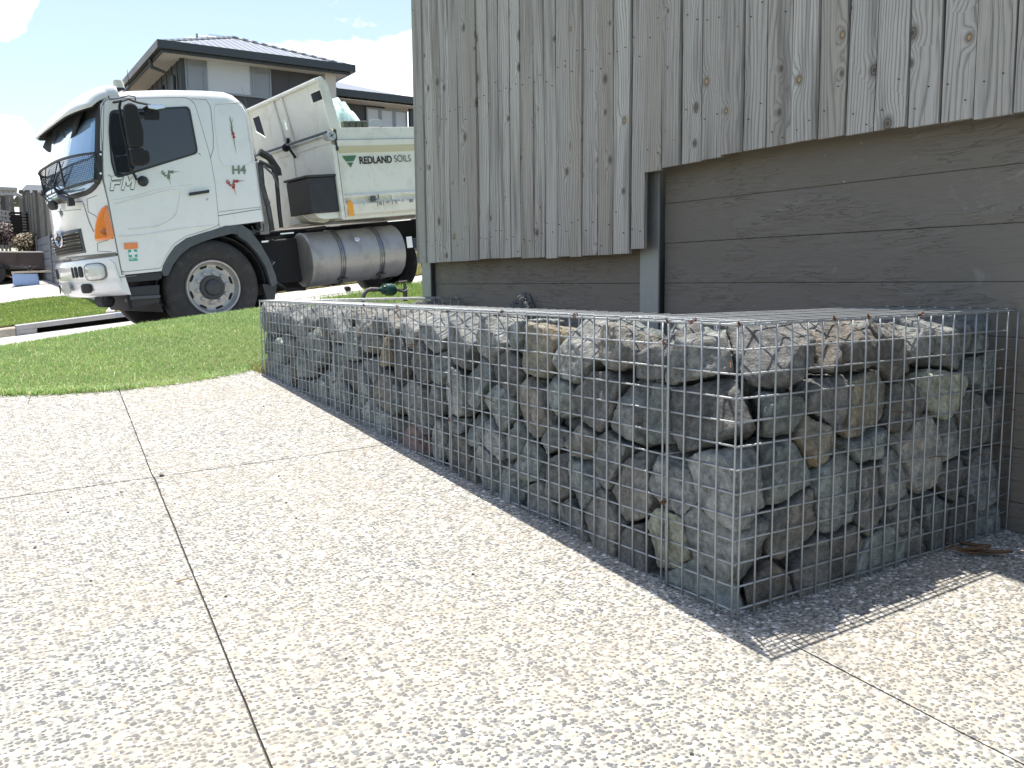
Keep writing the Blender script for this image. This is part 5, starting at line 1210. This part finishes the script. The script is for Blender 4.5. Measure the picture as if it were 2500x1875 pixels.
# company name on the tray
a, h = tq(*c3(1412, 1503)); a2, h2 = tq(*c3(1762, 1487)); ang = 0
t_ = text('company_name', 'REDLAND', .118, M_TXT, TXM(a, h, .004, 0), tray, off=.0035)
bb = [v.co.x for v in t_.data.vertices]; k_ = (a2-a)/(max(bb)-min(bb)); 
for v in t_.data.vertices: v.co.x = a+(v.co.x-min(bb))*k_
a, h = tq(*c3(1788, 1484)); a2, h2 = tq(*c3(1965, 1478)); t_ = text('company_name', 'SOILS', .120, M_TXT, TXM(a, h, .004, 0), tray, off=-.0012)
bb = [v.co.x for v in t_.data.vertices]; k_ = (a2-a)/(max(bb)-min(bb))
for v in t_.data.vertices: v.co.x = a+(v.co.x-min(bb))*k_
q0 = tq(*c3(1220, 1420)); q1 = tq(*c3(1374, 1412)); q2 = tq(*c3(1315, 1542)); lerp = lambda p, q, t: (p[0]+(q[0]-p[0])*t, p[1]+(q[1]-p[1])*t)
strokes('company_logo', [[q0, q1, lerp(q1, q2, .47), lerp(q0, q2, .47)], [lerp(q0, q2, .58), lerp(q1, q2, .58), q2]], M_GRN, tray, .010, .006)
# scrollwork
def scroll(base, s, mat, mat2, par, w=-.006):
    ax_, hx = base; Mx = lambda x, y: (ax_+x*s, w, hx+y*s)
    b = MB()
    for (x, y, r, fl_, a0) in ((-.9, .05, .42, 1, 1.2), (.25, .12, .33, -1, 2.2), (.95, .10, .30, 1, 0), (.0, -.95, .33, 1, 2)): curl(b, x*1.0, y, r, Mx, 1.3, flip=fl_, th=.0034, a0=a0)
    b.tube([Mx(1.2, .12), Mx(2.6, .2)], [.004, .0006], 4); b.tube([Mx(.05, -1.2), Mx(.25, -2.6)], [.004, .0006], 4); b.build('scroll_pinstripe', mat, par)
    b = MB(); b.tube([Mx(-.9, -.3), Mx(-.7, -.62), Mx(-.25, -.5), Mx(.05, -.2), Mx(.2, -.6), Mx(-.02, -.9)], [.003, .011, .004, .004, .013, .003], 5); b.build('scroll_pinstripe', mat2, par)
scroll(tq(*c2(1800, 165)), .055, M_RED, M_RED, cab); scroll(tq(*c1(1215, 1335)), .05, M_GGR, M_GGR, door)
b = MB(); ln = path(c1, [(1775, 825), (1800, 980), (1832, 1160)]); b.tube([(a, -.003, h) for a, h in ln], [.002, .006, .0008], 5)
for x, y, k in ((1770, 840, -1), (1800, 845, 1), (1780, 900, -1), (1806, 905, 1)): p = tq(*c1(x, y)); q = tq(*c1(1788, y+60)); b.tube([(p[0], -.003, p[1]), (q[0], -.003, q[1])], [.001, .004], 4)
b.build('dagger_pinstripe', M_GGR, cab)
b = MB(); Mx = lambda x, y: (x, -.006, y); p = tq(*c1(1803, 985)); curl(b, p[0], p[1], .018, Mx, 1.5, th=.003); curl(b, p[0]+.004, p[1]-.03, .014, Mx, 1.5, flip=-1, th=.003); b.build('dagger_knot', M_RED, cab)
for (x, y) in ((690, 1360), (1495, 1163)):
    p = tq(*c1(x, y)); b = MB(); b.tube([(p[0]-.015, -.006, p[1]+.01), (p[0], -.006, p[1]), (p[0]+.02, -.006, p[1]-.018)], [.001, .005, .001], 4); b.build('corner_flourish', M_GGR, door)
for x in (1610, 1718): p = tq(*c1(x, 677)); b = MB(); b.lathe([(.012, 0), (.010, .004)], (p[0], .012, p[1]), (0, -1, 0), 12); b.build('roof_grommet', M_PLATE, cab)
# ------------------------------------------------------------------ two storey house behind the truck
M_CLAD = pm('charcoal_cladding', (.062, .064, .072), .7, var=.12, nscale=2, bmp=.1, bscale=30)
M_TRIM = pm('charcoal_gutter', (.040, .050, .052), .45, var=.12, nscale=2)
M_SOF = pm('pale_soffit', (.60, .60, .585), .8, var=.05); M_COLW = pm('pale_render', (.56, .55, .52), .85, var=.05, bmp=.2, bscale=60)
M_BLIND = pm('white_blind', (.52, .56, .60), .5, var=.03); M_GLD = glass('dull_glass', (.23, .25, .26), .12, 1.6); M_FRM = pm('grey_window_frame', (.25, .27, .28), .4, .5)
m, nt, bs = newmat('ribbed_roof'); oc = objco(nt); wv = nd(nt, 'ShaderNodeTexWave', wave_type='BANDS', bands_direction='X', wave_profile='SIN'); wv.inputs['Scale'].default_value = 1.6; nt.links.new(oc, wv.inputs[0])
rp = ramp(nt, [(.0, (.15, .165, .185)), (.5, (.22, .24, .27)), (1, (.32, .345, .385))]); nt.links.new(wv.outputs[0], rp.inputs[0]); nt.links.new(rp.outputs[0], bs.inputs['Base Color']); bs.inputs['Roughness'].default_value = .38; bump(nt, bs, wv.outputs[0], 1, .04)
M_ROOF = m
house = empty('house', (5, 23, 1), 'dark charcoal two storey house with grey metal hip roof behind the truck', 'house')
def hp(mb, name, mat, par=house, **k):
    o = mb.build(name, mat, par, **k); 
    if par is house: o.matrix_parent_inverse = Matrix.Translation(house.location).inverted()
    return o
Y0 = 22.15; YE = 21.6
e0 = aty(393, 97, YE); e1 = aty(855, 165, YE); ez = (e0.z+e1.z)/2; XL, XR = e0.x, e1.x; D = XR-XL
XW0, XW1 = XL+.55, XR-.55; YB = YE+D+.6
apx = aty(568, 94, YE+2.75)
b = MB(); b.box(XW0, XW1, Y0, YB-.55, .3, ez-.16); walls = hp(b, 'wall', M_CLAD)
# hip roof planes
az = apx.z
r0, r1 = (apx.x, YE+2.7, az), (apx.x+.15, YB-2.7, az)
b = MB(); b.add([(XL, YE, ez), (XR, YE, ez), (XR, YB, ez), (XL, YB, ez), r0, r1], [(0, 1, 4), (1, 2, 5, 4), (2, 3, 5), (3, 0, 4, 5), (3, 2, 1, 0)]); roof = hp(b, 'roof', M_ROOF)
b = MB()
for q in ((XL, YE, ez+.01), (XR, YE, ez+.01)): b.tube([q, (r0[0], r0[1], r0[2]+.02)], .045, 6)
hp(b, 'ridge_capping', M_ROOF)
def gutter(x0, x1, y0, y1, z, par=house, nm='gutter'):
    b = MB(); t = .11
    b.box(x0-t, x1+t, y0-t, y0-.002, z-.17, z+.02); b.box(x0-t, x0-.002, y0, y1, z-.17, z+.02); b.box(x1+.002, x1+t, y0, y1, z-.17, z+.02)
    b.box(x0-.0, x1+.0, y0, y0+.03, z-.24, z-.175); b.box(x0, x0+.03, y0+.031, y1, z-.24, z-.175)
    return hp(b, nm, M_TRIM)
gutter(XL, XR, YE, YB, ez)
b = MB(); b.box(XL+.03, XR-.03, YE+.03, YB, ez-.20, ez-.185); hp(b, 'soffit', M_SOF)
# front windows: grey panes either side of a white blind
def hwin(x0, x1, z0, z1, y, mat, name='window'):
    b = MB(); t = .045
    b.box(x0, x1, y-.05, y-.002, z0, z0+t); b.box(x0, x1, y-.05, y-.002, z1-t, z1); b.box(x0, x0+t, y-.05, y-.002, z0+t, z1-t); b.box(x1-t, x1, y-.05, y-.002, z0+t, z1-t)
    f = hp(b, name, M_FRM); b = MB(); b.box(x0+t, x1-t, y-.03, y-.003, z0+t, z1-t); p = b.build('pane', mat, f); return f
zt = aty(530, 146, Y0).z; zb = aty(613, 238, Y0).z
xs_ = [aty(449, 150, Y0).x, aty(499, 150, Y0).x, aty(613, 160, Y0).x, aty(660, 170, Y0).x]
for i, mt in enumerate((M_GLD, M_BLIND, M_GLD)): hwin(xs_[i]+.002, xs_[i+1]-.002, zb, zt, Y0, mt)
b = MB(); x = XW0
for x in np.arange(XW0+.6, XW1, 1.0):
    b.box(x, x+.02, Y0-.012, Y0-.001, 1, zb-.05)
for px in (705, ): x = aty(px, 200, Y0).x; b.box(x, x+.02, Y0-.012, Y0-.001, 1, ez-.2)
for y in np.arange(Y0+.4, YB-.6, .62): b.box(XW0-.02, XW0-.001, y, y+.05, 1, ez-.2)
b.box(XW0-.03, XW0+.14, Y0-.03, Y0-.001, 1, ez-.2); hp(b, 'batten', M_TRIM)
# side window, downpipe
b = MB(); b.box(XW0-.05, XW0-.001, Y0+2.0, Y0+3.1, 4.6, 6.0); hp(b, 'side_window', M_BLKM)
b = MB(); x = XL-.06; b.tube([(x+.02, YE+1.2, ez-.15), (x+.05, YE+1.2, ez-.35), (XW0-.09, Y0+.45, ez-.55), (XW0-.09, Y0+.45, 1)], .05, 8); hp(b, 'downpipe', M_TRIM, smooth=True)
# pale corner column
cx0, cx1 = aty(793, 200, Y0-.25).x, aty(819, 200, Y0-.25).x
b = MB(); b.box(cx0, cx1, Y0-.28, Y0+.25, .5, ez-.205); hp(b, 'column', M_COLW)
# lower right wing
YW = 22.7; w0_, w1_ = aty(821, 219, YW-.5), aty(1015, 241, YW-.5); wz = w0_.z; WX1 = w1_.x+.15
b = MB(); b.box(XW1-.2, WX1-.9, YW+.02, YW+6, .3, wz-.2); hp(b, 'wing_wall', M_CLAD)
hz = aty(821, 193, YW+2.2); rx = hz.x
b = MB(); b.add([(XW1-.3, YW-.5, wz), (WX1, YW-.5, wz), (WX1, YW+6, wz), (XW1-.3, YW+6, wz), (rx-.5, YW+2.4, hz.z+.02), (rx-.5, YW+3.6, hz.z+.02)], [(0, 1, 4), (1, 2, 5, 4), (2, 3, 5), (3, 0, 4, 5), (3, 2, 1, 0)]); hp(b, 'wing_roof', M_ROOF)
b = MB(); b.box(XR-.55, WX1+.1, YW-.62, YW-.502, wz-.17, wz+.02); b.box(WX1+.002, WX1+.1, YW-.5, YW+6, wz-.17, wz+.02); hp(b, 'gutter', M_TRIM)
b = MB(); b.box(XR-.5, WX1-.02, YW-.48, YW+5.9, wz-.22, wz-.2); hp(b, 'soffit', M_SOF)
za, zc_ = aty(895, 262, YW).z, aty(895, 330, YW).z; xw = [aty(p_, 280, YW).x for p_ in (893, 927, 961, 993)]
for i in range(3): hwin(xw[i]+.002, xw[i+1]-.002, zc_-.4, za, YW, M_BLIND)
b = MB(); xx = aty(1000, 290, YW-.1).x; b.box(xx, xx+.13, YW-.15, YW-.02, 1, wz-.22); hp(b, 'patio_post', M_TRIM)
# television aerial on the roof
b = MB(); p = aty(481, 87, 24.3); q = aty(553, 92, 24.3); b.tube([p, q], .012, 4)
for k in range(9):
    t = .35+.07*k; c_ = p.lerp(q, t); b.tube([c_+Vector((0, -.28+.015*k, 0)), c_+Vector((0, .28-.015*k, 0))], .009, 4); b.tube([c_, c_-Vector((0, 0, .06))], .009, 4)
b.tube([p.lerp(q, .75), p.lerp(q, .75)-Vector((0, 0, .6))], .02, 5); b.tube([p+Vector((0, 0, -.05)), p+Vector((0, 0, .05))], .03, 5)
tag(b.build('tv_aerial', M_FRM), 'spiky television aerial on top of the charcoal house roof', 'aerial')

# ------------------------------------------------------------------ far left neighbour yard
M_OLDW = pm('aged_fence_timber', (.30, .27, .225), .88, var=.35, nscale=6, dirt=(.08, .07, .06), dirtamt=.5); M_OLDD = pm('dark_fence_timber', (.13, .118, .10), .88, var=.35, nscale=6)
def fence_run(label, pts, zt, hgt, step, postevery, extra=''):
    """pts: (x,y) start/end; zt: (z0,z1) top heights"""
    root = empty('timber_fence', (pts[0][0], pts[0][1], zt[0]-hgt), label, 'fence'); inv = Matrix.Translation(root.location).inverted()
    A = Vector(pts[0]); B = Vector(pts[1]); Ln = (B-A).length; d = (B-A)/Ln; nn = Vector((d.y, -d.x)); n = int(Ln/step)
    b = MB(); c = b; mi = []
    for k in range(n):
        t0, t1 = k*step/Ln, ((k+.99)*step)/Ln; z = zt[0]+(zt[1]-zt[0])*t0; z = math.floor(z/.12)*.12+random.uniform(-.02, .02) if extra == 'step' else z+random.uniform(-.03, .03)
        o_ = nn*(.02 if k % 2 else 0); p0 = A+(B-A)*t0+o_; p1 = A+(B-A)*t1+o_
        mi += [0 if random.random() < .7 else 1]*5; b.add([(p0.x, p0.y, z-hgt), (p1.x, p1.y, z-hgt), (p1.x, p1.y, z), (p0.x, p0.y, z)]+[(q.x+nn.x*.018, q.y+nn.y*.018, zz) for q, zz in ((p0, z-hgt), (p1, z-hgt), (p1, z), (p0, z))],
            [(0, 1, 2, 3), (7, 6, 5, 4), (3, 2, 6, 7), (0, 3, 7, 4), (1, 5, 6, 2)])
    o = b.build('palings', [M_OLDW, M_OLDD], root); o.matrix_parent_inverse = inv; o.data.polygons.foreach_set('material_index', mi)
    k = 0
    while k*postevery < Ln:
        p = A+d*(k*postevery)-nn*.06; z = zt[0]+(zt[1]-zt[0])*k*postevery/Ln; b = MB(); b.box(p.x-.06, p.x+.06, p.y-.06, p.y+.06, z-hgt-.5, z+.03); o = b.build('post', M_OLDD, root); o.matrix_parent_inverse = inv; k += 1
    for dz in (.25, hgt-.3):
        b = MB(); p0 = A-nn*.03; p1 = B-nn*.03; b.tube([(p0.x, p0.y, zt[0]-dz), (p1.x, p1.y, zt[1]-dz)], .04, 4); o = b.build('rail', M_OLDD, root); o.matrix_parent_inverse = inv
    return root
fz = aty(20, 474, 32).z
fence_run('distant brown paling fence across the back of the neighbour yard', ((-4.5, 32.0), (.75, 32.0)), (fz, fz-.05), 1.7, .13, 2.2)
zA = aty(75, 468, 32).z; pB = aty(150, 445, 20)
fence_run('distant paling fence on posts running along the side of the neighbour yard', ((.85, 31.9), (1.12, 19.5)), (zA, pB.z-.25), 1.75, .13, 2.0, 'step')
# side retaining wall of grey blocks with steel posts
M_BLOCK = pm('grey_sleeper_block', (.20, .20, .205), .8, var=.15, nscale=4, bmp=.3, bscale=40)
rw = empty('block_retaining_wall', (.95, 22, .7), 'grey block retaining wall with steel posts beside the neighbour driveway', 'wall'); inv = Matrix.Translation(rw.location).inverted()
ys = [26.3, 23.4, 20.6, 17.6, 15.4]
for i in range(len(ys)-1):
    xa, xb = .83+.07*(26.3-ys[i])/3, .83+.07*(26.3-ys[i+1])/3
    zt0, zt1 = aty(127, 578, 25).z-.02-.11*i, 0
    for k in range(7):
        b = MB(); z = zt0-.19*(k+1); b.add([(xa, ys[i]-.05, z), (xb, ys[i+1]+.05, z), (xb+.1, ys[i+1]+.05, z), (xa+.1, ys[i]-.05, z), (xa, ys[i]-.05, z+.183), (xb, ys[i+1]+.05, z+.183), (xb+.1, ys[i+1]+.05, z+.183), (xa+.1, ys[i]-.05, z+.183)],
          [(0,3,2,1),(4,5,6,7),(0,1,5,4),(1,2,6,5),(2,3,7,6),(3,0,4,7)]); o = b.build('sleeper', M_BLOCK, rw, bevel=.012); o.matrix_parent_inverse = inv
for i, y in enumerate(ys):
    x = .83+.07*(26.3-y)/3; z = aty(127, 576, 25).z-.11*max(0, i-.5); b = MB(); b.box(x-.035, x-.012, y-.05, y+.05, .3, z+.05); o = b.build('steel_post', M_GALV, rw); o.matrix_parent_inverse = inv
b = MB(); b.box(.95, 2.6, 15.4, 32, .2, 1.75); tag(b.build('raised_ground', M_SOIL2), kind='structure')
def s_top():
    y = random.uniform(17, 26); return (1.0+random.random()*.5, y, 1.75)
g = blades('grass', 2500, s_top, .05, .14, .02, M_GR2, .5); tag(g, kind='stuff')
b = MB(); b.box(-6, .95, 27.6, 33, .2, 1.55); tag(b.build('raised_ground', M_SOIL2), kind='structure')
# rusty box trailer
M_RST = pm('rusty_trailer_steel', (.115, .085, .075), .8, .2, var=.35, nscale=5, dirt=(.05, .04, .035), dirtamt=.6); M_RAILW = pm('worn_pale_rail', (.50, .47, .43), .6, var=.2)
tr = empty('box_trailer', (-.5, 25.6, .78), 'rusty brown box trailer parked on the far pale driveway', 'trailer'); inv = Matrix.Translation(tr.location).inverted()
def tp_(b, n, mt, **k): o = b.build(n, mt, tr, **k); o.matrix_parent_inverse = inv; return o
xr = aty(113, 640, 25).x; zt_ = aty(60, 617, 25).z; zb_ = aty(60, 652, 25).z
b = MB(); b.box(-3.0, xr, 25.0, 25.04, zb_, zt_); b.box(-3.0, xr, 26.7, 26.74, zb_, zt_); b.box(xr-.04, xr, 25.05, 26.69, zb_, zt_-.03); b.box(-3, -2.96, 25.05, 26.69, zb_, zt_); b.box(-3, xr, 25.0, 26.7, zb_-.05, zb_-.001)
for x in np.arange(-2.7, xr, .72): b.box(x, x+.05, 24.97, 24.999, zb_, zt_)
tp_(b, 'tray', M_RST, bevel=.004)
b = MB(); b.tube([(-3, 25.0, zt_+.02), (xr+.06, 25.0, zt_+.02)], .022, 6); b.tube([(xr+.02, 25.0, zt_+.02), (xr-.05, 26.7, zt_+.10)], .02, 6); b.tube([(-3, 26.72, zt_+.05), (xr, 26.72, zt_+.05)], .02, 6); tp_(b, 'top_rail', M_RAILW, smooth=True)
b = MB(); b.box(-.9, -.35, 25.1, 25.5, zt_+.03, zt_+.06); tp_(b, 'plank', M_RAILW)
for x in (-1.1, -.35):
    for y in (24.9, 26.62): b = MB(); b.lathe([(.15, 0), (.30, .0), (.32, .05), (.32, .16), (.30, .2), (.15, .2)], (x, y, farz(x, y)+.32), (0, 1, 0), 28); tp_(b, 'wheel', M_RUB, smooth=True, angle=50)
b = MB(); b.box(-2.9, xr-.1, 25.2, 25.28, zb_-.14, zb_-.05); b.box(-2.9, xr-.1, 26.4, 26.48, zb_-.14, zb_-.05); b.box(-1.5, 0.05, 24.88, 25.1, zb_-.04, zb_-.001); tp_(b, 'frame', M_BLKM)
b = MB(); b.box(-3.2, xr+.1, 26.9, 27.1, .6, 1.60); tag(b.build('garden_wall', pm('dark_garden_sleeper', (.05, .043, .035), .9, var=.3)), 'low dark timber garden wall behind the rusty trailer', 'wall')
# blue tub with plank and small fitting
n_ = (-.105, -.055, 1); k_ = .28-.1155-.7645
pL, pR = atp(35, 699, n_, k_), atp(98, 698, n_, k_); yb = pL.y-.1; xl, xr_ = aty(35, 699, yb).x, aty(98, 698, yb).x; zt2 = aty(66, 668, yb).z; zb2 = farz((xl+xr_)/2, yb)-.01
b = MB(); b.add([(xl, yb, zb2), (xr_, yb, zb2), (xr_, yb+.4, zb2), (xl, yb+.4, zb2), (xl-.01, yb-.01, zt2), (xr_-.03, yb-.01, zt2), (xr_-.03, yb+.41, zt2), (xl-.01, yb+.41, zt2)], [(0,3,2,1),(4,5,6,7),(0,1,5,4),(1,2,6,5),(2,3,7,6),(3,0,4,7)])
tub = b.build('storage_tub', pm('pale_blue_plastic', (.36, .50, .78), .45, var=.08, nscale=8), bevel=.02, seg=3); tag(tub, 'pale blue plastic tub standing on the far driveway under a plank', 'tub')
xa, xb = aty(28, 663, yb).x, aty(141, 660, yb).x; b = MB(); b.add([(xa, yb-.03, zt2+.002), (xb, yb-.03, zt2+.04), (xb, yb+.1, zt2+.04), (xa, yb+.1, zt2+.002), (xa, yb-.03, zt2+.05), (xb, yb-.03, zt2+.088), (xb, yb+.1, zt2+.088), (xa, yb+.1, zt2+.05)], [(0,3,2,1),(4,5,6,7),(0,1,5,4),(1,2,6,5),(2,3,7,6),(3,0,4,7)])
tag(b.build('timber_plank', pm('pine_plank', (.60, .52, .40), .7, var=.1), bevel=.004), 'pale timber plank laid across the blue tub', 'plank')
xs2 = (xa*.62+xb*.38)+.02; b = MB(); b.lathe([(.04, 0), (.055, .03), (.03, .06), (.045, .10), (.03, .12)], (xs2, yb+.03, zt2+.072), (0, 0, 1), 12); b.tube([(xs2, yb+.03, zt2+.13), (xs2-.45, yb, zt2+.20)], [.012, .006], 5); b.tube([(xs2, yb+.03, zt2+.13), (xs2-.2, yb+.1, zt2+.22)], [.01, .005], 5); b.tube([(xs2, yb+.03, zt2+.14), (xs2+.22, yb, zt2+.21)], [.01, .005], 5)
tag(b.build('garden_sprinkler', M_BLK, smooth=True), 'small dark garden fitting with thin metal rods on top of the plank', 'sprinkler')
# dark stacked crates
M_CRT = pm('dark_brown_crate', (.035, .027, .023), .8, var=.3, nscale=20)
x0c, x1c = aty(23, 540, 29).x, aty(69, 540, 29).x; ztc, zbc = aty(45, 516, 29).z, aty(45, 572, 29).z-.25; nb = 11
cr_ = empty('slatted_bin', ((x0c+x1c)/2, 29, zbc), 'tall dark brown slatted compost bin in front of the distant fence', 'bin'); inv = Matrix.Translation(cr_.location).inverted()
b = MB()
for k in range(nb): z = zbc+(ztc-zbc)*k/nb; b.box(x0c, x1c, 29, 29.05, z, z+(ztc-zbc)/nb*.82); b.box(x1c-.05, x1c, 29.051, 29.7, z, z+(ztc-zbc)/nb*.82); b.box(x0c, x0c+.05, 29.051, 29.7, z, z+(ztc-zbc)/nb*.82)
o = b.build('slats', M_CRT, cr_); o.matrix_parent_inverse = inv; b = MB()
for k in range(nb): z = zbc+(ztc-zbc)*k/nb; b.box(x1c-.16, x1c-.05, 28.96, 28.999, z+.01, z+.06); b.box(x1c+.001, x1c+.03, 28.96, 29.0, z+.01, z+.06)
o = b.build('slat_ends', M_OLDW, cr_); o.matrix_parent_inverse = inv
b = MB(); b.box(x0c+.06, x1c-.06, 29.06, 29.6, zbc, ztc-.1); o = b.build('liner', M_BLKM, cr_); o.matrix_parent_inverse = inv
# weathered slatted stand at the very left
b = MB()
for k in range(4): z = aty(10, 517+k*11, 28).z; xx = aty(-6, 530, 28).x; b.add([(xx, 28, z+.02), (aty(25, 530, 28).x, 28, z-.03), (aty(25, 530, 28).x, 28, z+.02), (xx, 28, z+.07), (xx, 28.04, z+.02), (aty(25, 530, 28).x, 28.04, z-.03), (aty(25, 530, 28).x, 28.04, z+.02), (xx, 28.04, z+.07)], [(0,1,2,3),(7,6,5,4),(3,2,6,7),(0,4,5,1),(1,5,6,2),(0,3,7,4)])
for px in (2, 12, 21): p = aty(px, 560, 28.06); b.box(p.x-.03, p.x+.03, 28.05, 28.1, 1.6, aty(px, 515, 28).z)
tag(b.build('slatted_stand', M_RAILW), 'weathered pale slatted timber stand at the left edge beside the compost bin', 'stand')
# shrubs
def leafball(name, mats, c, rad, n, sz, label, cat):
    root = empty(name, (c[0], c[1], c[2]-rad[2]), label, cat); inv = Matrix.Translation(root.location).inverted()
    b = MB()
    for k in range(7): b.tube([(c[0]+random.uniform(-.1, .1), c[1], c[2]-rad[2]), (c[0]+random.uniform(-.7, .7)*rad[0], c[1]+random.uniform(-.6, .6)*rad[1], c[2]+random.uniform(-.1, .6)*rad[2])], [.02, .006], 4)
    o = b.build('stems', pm('shrub_stem', (.08, .06, .04), .9), root); o.matrix_parent_inverse = inv
    V = []; F = []
    for mi, mt in enumerate(mats):
        b = MB()
        for k in range(n//len(mats)):
            d = Vector((random.gauss(0, 1), random.gauss(0, 1), random.gauss(0, 1))).normalized()*random.random()**.35; lump = 1+.25*mnoise.noise(d*2.2+Vector(c))
            p = Vector((c[0]+d.x*rad[0]*lump, c[1]+d.y*rad[1]*lump, c[2]+d.z*rad[2]*lump)); u = Vector((random.gauss(0, 1), random.gauss(0, 1), random.gauss(0, .8))).normalized(); v = u.orthogonal().normalized(); s = sz*random.uniform(.6, 1.3)
            b.add([p-u*s, p+v*s*.4, p+u*s, p-v*s*.4], [(0, 1, 2, 3)])
        o = b.build('leaves', mt, root, recalc=False); o.matrix_parent_inverse = inv
    return root
lm = lambda n, c: pm(n, c, .5, var=.35, nscale=9)
pb = aty(72, 585, 27.5); leafball('shrub', [lm('leaf_olive', (.075, .085, .03)), lm('leaf_bronze', (.16, .085, .035)), lm('leaf_tan', (.30, .20, .11)), lm('leaf_dark', (.03, .035, .018))], (pb.x-.05, 27.6, pb.z-.10), (.42, .5, .30), 2600, .035, 'spreading green and bronze leaved shrub behind the rusty trailer', 'shrub')
pb = aty(112, 580, 27.2); leafball('shrub', [lm('leaf_bronze', 0), lm('leaf_dark', 0), lm('leaf_tan', 0)], (pb.x-.03, 27.3, pb.z-.05), (.24, .5, .38), 1800, .035, 'dark coppery shrub next to the grey block retaining wall', 'shrub')
pb = aty(8, 565, 26.8); leafball('shrub', [lm('leaf_purple', (.10, .025, .035)), lm('leaf_wine', (.05, .02, .025)), lm('leaf_dark', 0)], (pb.x, 27.3, pb.z), (.28, .4, .34), 1500, .035, 'small purple leaved shrub at the left edge of the yard', 'shrub')
# distant roofs
b = MB(); p0, p1 = aty(44, 467, 45), aty(106, 467, 45); a0_, a1_ = aty(48, 447, 46), aty(103, 450, 46)
b.box(p0.x+.5, 9, 45.3, 52, 1, p0.z-.35); 
dh = empty('distant_house', (p0.x, 46, 1), 'dark roofed single storey house far beyond the timber fence', 'house'); inv = Matrix.Translation(dh.location).inverted()
o = b.build('wall', M_BLOCK, dh); o.matrix_parent_inverse = inv
b = MB(); b.add([(p0.x, 44.6, p0.z-.1), (9.5, 44.6, p0.z-.1), (9.5, 53, p0.z-.1), (p0.x, 53, p0.z-.1), (a0_.x+.3, 46.5, a0_.z), (9.5, 46.5, a0_.z), (9.5, 50, a0_.z), (a0_.x+.3, 50, a0_.z)], [(0, 1, 5, 4), (1, 2, 6, 5), (2, 3, 7, 6), (3, 0, 4, 7), (4, 5, 6, 7), (3, 2, 1, 0)]); o = b.build('roof', M_TRIM, dh); o.matrix_parent_inverse = inv
b = MB(); zz0, zz1 = aty(20, 471, 38).z, aty(20, 457, 38).z; xq = aty(43, 470, 38).x
for k in range(60): x = xq-.02-k*.16; b.box(x-.09, x, 38, 38.05, zz0, zz1-.12)
b.box(xq-9, xq, 37.95, 38.1, zz1-.12, zz1); b.box(xq-9, xq, 37.95, 38.1, zz0-.1, zz0-.001); b.box(xq-9, xq-.05, 38.06, 41, zz1-.1, zz1-.02)
tag(b.build('pergola', M_COLW), 'white slatted pergola roof showing above the distant fence', 'pergola')
b = MB(); p = aty(42, 471, 31); q = aty(66, 484, 30); b.tube([p, q], .02, 5); b.tube([p-Vector((0, 0, .08)), q-Vector((0, 0, .08))], .015, 5); tag(b.build('metal_bracket', M_RAILW), 'thin pale metal bracket leaning on top of the distant fence', 'bracket')

# ------------------------------------------------------------------ garden tap and filter by the far end of the basket
def ty(px, py, Y=3.36): p = aty(px, py, Y); return p
tap = empty('water_valve', tuple(ty(885, 760)), 'dark green valve body on a bent grey pipe behind the stone basket', 'valve'); inv = Matrix.Translation(tap.location).inverted()
def vp_(b, n, mt, **k): o = b.build(n, mt, tap, **k); o.matrix_parent_inverse = inv; return o
M_GREENV = pm('dark_green_enamel', (.006, .055, .042), .35, var=.2, nscale=30, coat=.4); M_BRZ = pm('dull_bronze', (.16, .14, .115), .55, .6, var=.3, nscale=60); M_PIPE = pm('grey_pipe', (.13, .115, .115), .7, var=.15)
P0 = [ty(886, 790), ty(886, 735), ty(888, 720), ty(895, 710), ty(906, 706), ty(922, 707)]
b = MB(); b.tube(P0, .0115, 12); vp_(b, 'pipe', M_PIPE, smooth=True)
b = MB(); c0, c9 = ty(908, 707), ty(972, 708); ax = (c9-c0); Lx = ax.length; ax.normalize()
b.lathe([(.013, 0), (.0135, .014), (.0135, .02)], c0, ax, 16); vp_(b, 'coupling', M_PIPE, smooth=True, angle=40)
S_ = Lx/64
b = MB(); b.lathe([(.011, 12*S_), (.0125, 22*S_), (.018, 24*S_), (.024, 29*S_), (.0245, 32*S_), (.038*.9, 34*S_), (.0375*.95, 38*S_), (.037*.95, 49*S_), (.033, 52*S_), (.024, 57*S_), (.012, 60*S_)], c0, ax, 28); body = vp_(b, 'valve_body', M_GREENV, smooth=True, angle=40)
b = MB()
for k in range(8): an = k*math.pi/4; pp = c0+ax*(24*S_); u_ = ax.orthogonal().normalized(); v_ = ax.cross(u_); q = pp+(u_*math.cos(an)+v_*math.sin(an))*.022; b.tube([q, q+ax*(10*S_)], .0045, 6)
vp_(b, 'body_ribs', M_GREENV, smooth=True)
b = MB(); b.tube([ty(968, 707), ty(978, 709), ty(987, 710)], [.008, .010, .013], 10); b.tube([ty(990, 700), ty(989, 716), ty(989, 735)], [.010, .0125, .012], 10); b.tube([ty(988, 702), ty(988, 692)], .0085, 10); b.lathe([(.012, -.004), (.0145, 0), (.012, .016)], ty(989, 715), (0, 0, -1), 14); vp_(b, 'tap_body', M_BRZ, smooth=True)
hA, hB = ty(973, 689), ty(993, 687); b = MB(); d_ = (hB-hA); b.tube([hA, hA.lerp(hB, .5), hB], .0058, 8); vp_(b, 'tap_handle', M_PIPE, smooth=True)
b = MB(); 
for k in range(3): pth = [ty(975+random.uniform(-2, 3), 705+random.uniform(-4, 3), 3.335), ty(983+random.uniform(-3, 3), 712+random.uniform(-3, 3), 3.33), ty(993+random.uniform(-2, 3), 702+random.uniform(-6, 8), 3.335), ty(997, 708+random.uniform(-8, 4), 3.34)]; b.tube(pth, .0011, 4)
vp_(b, 'tie_wire', M_WIRE)
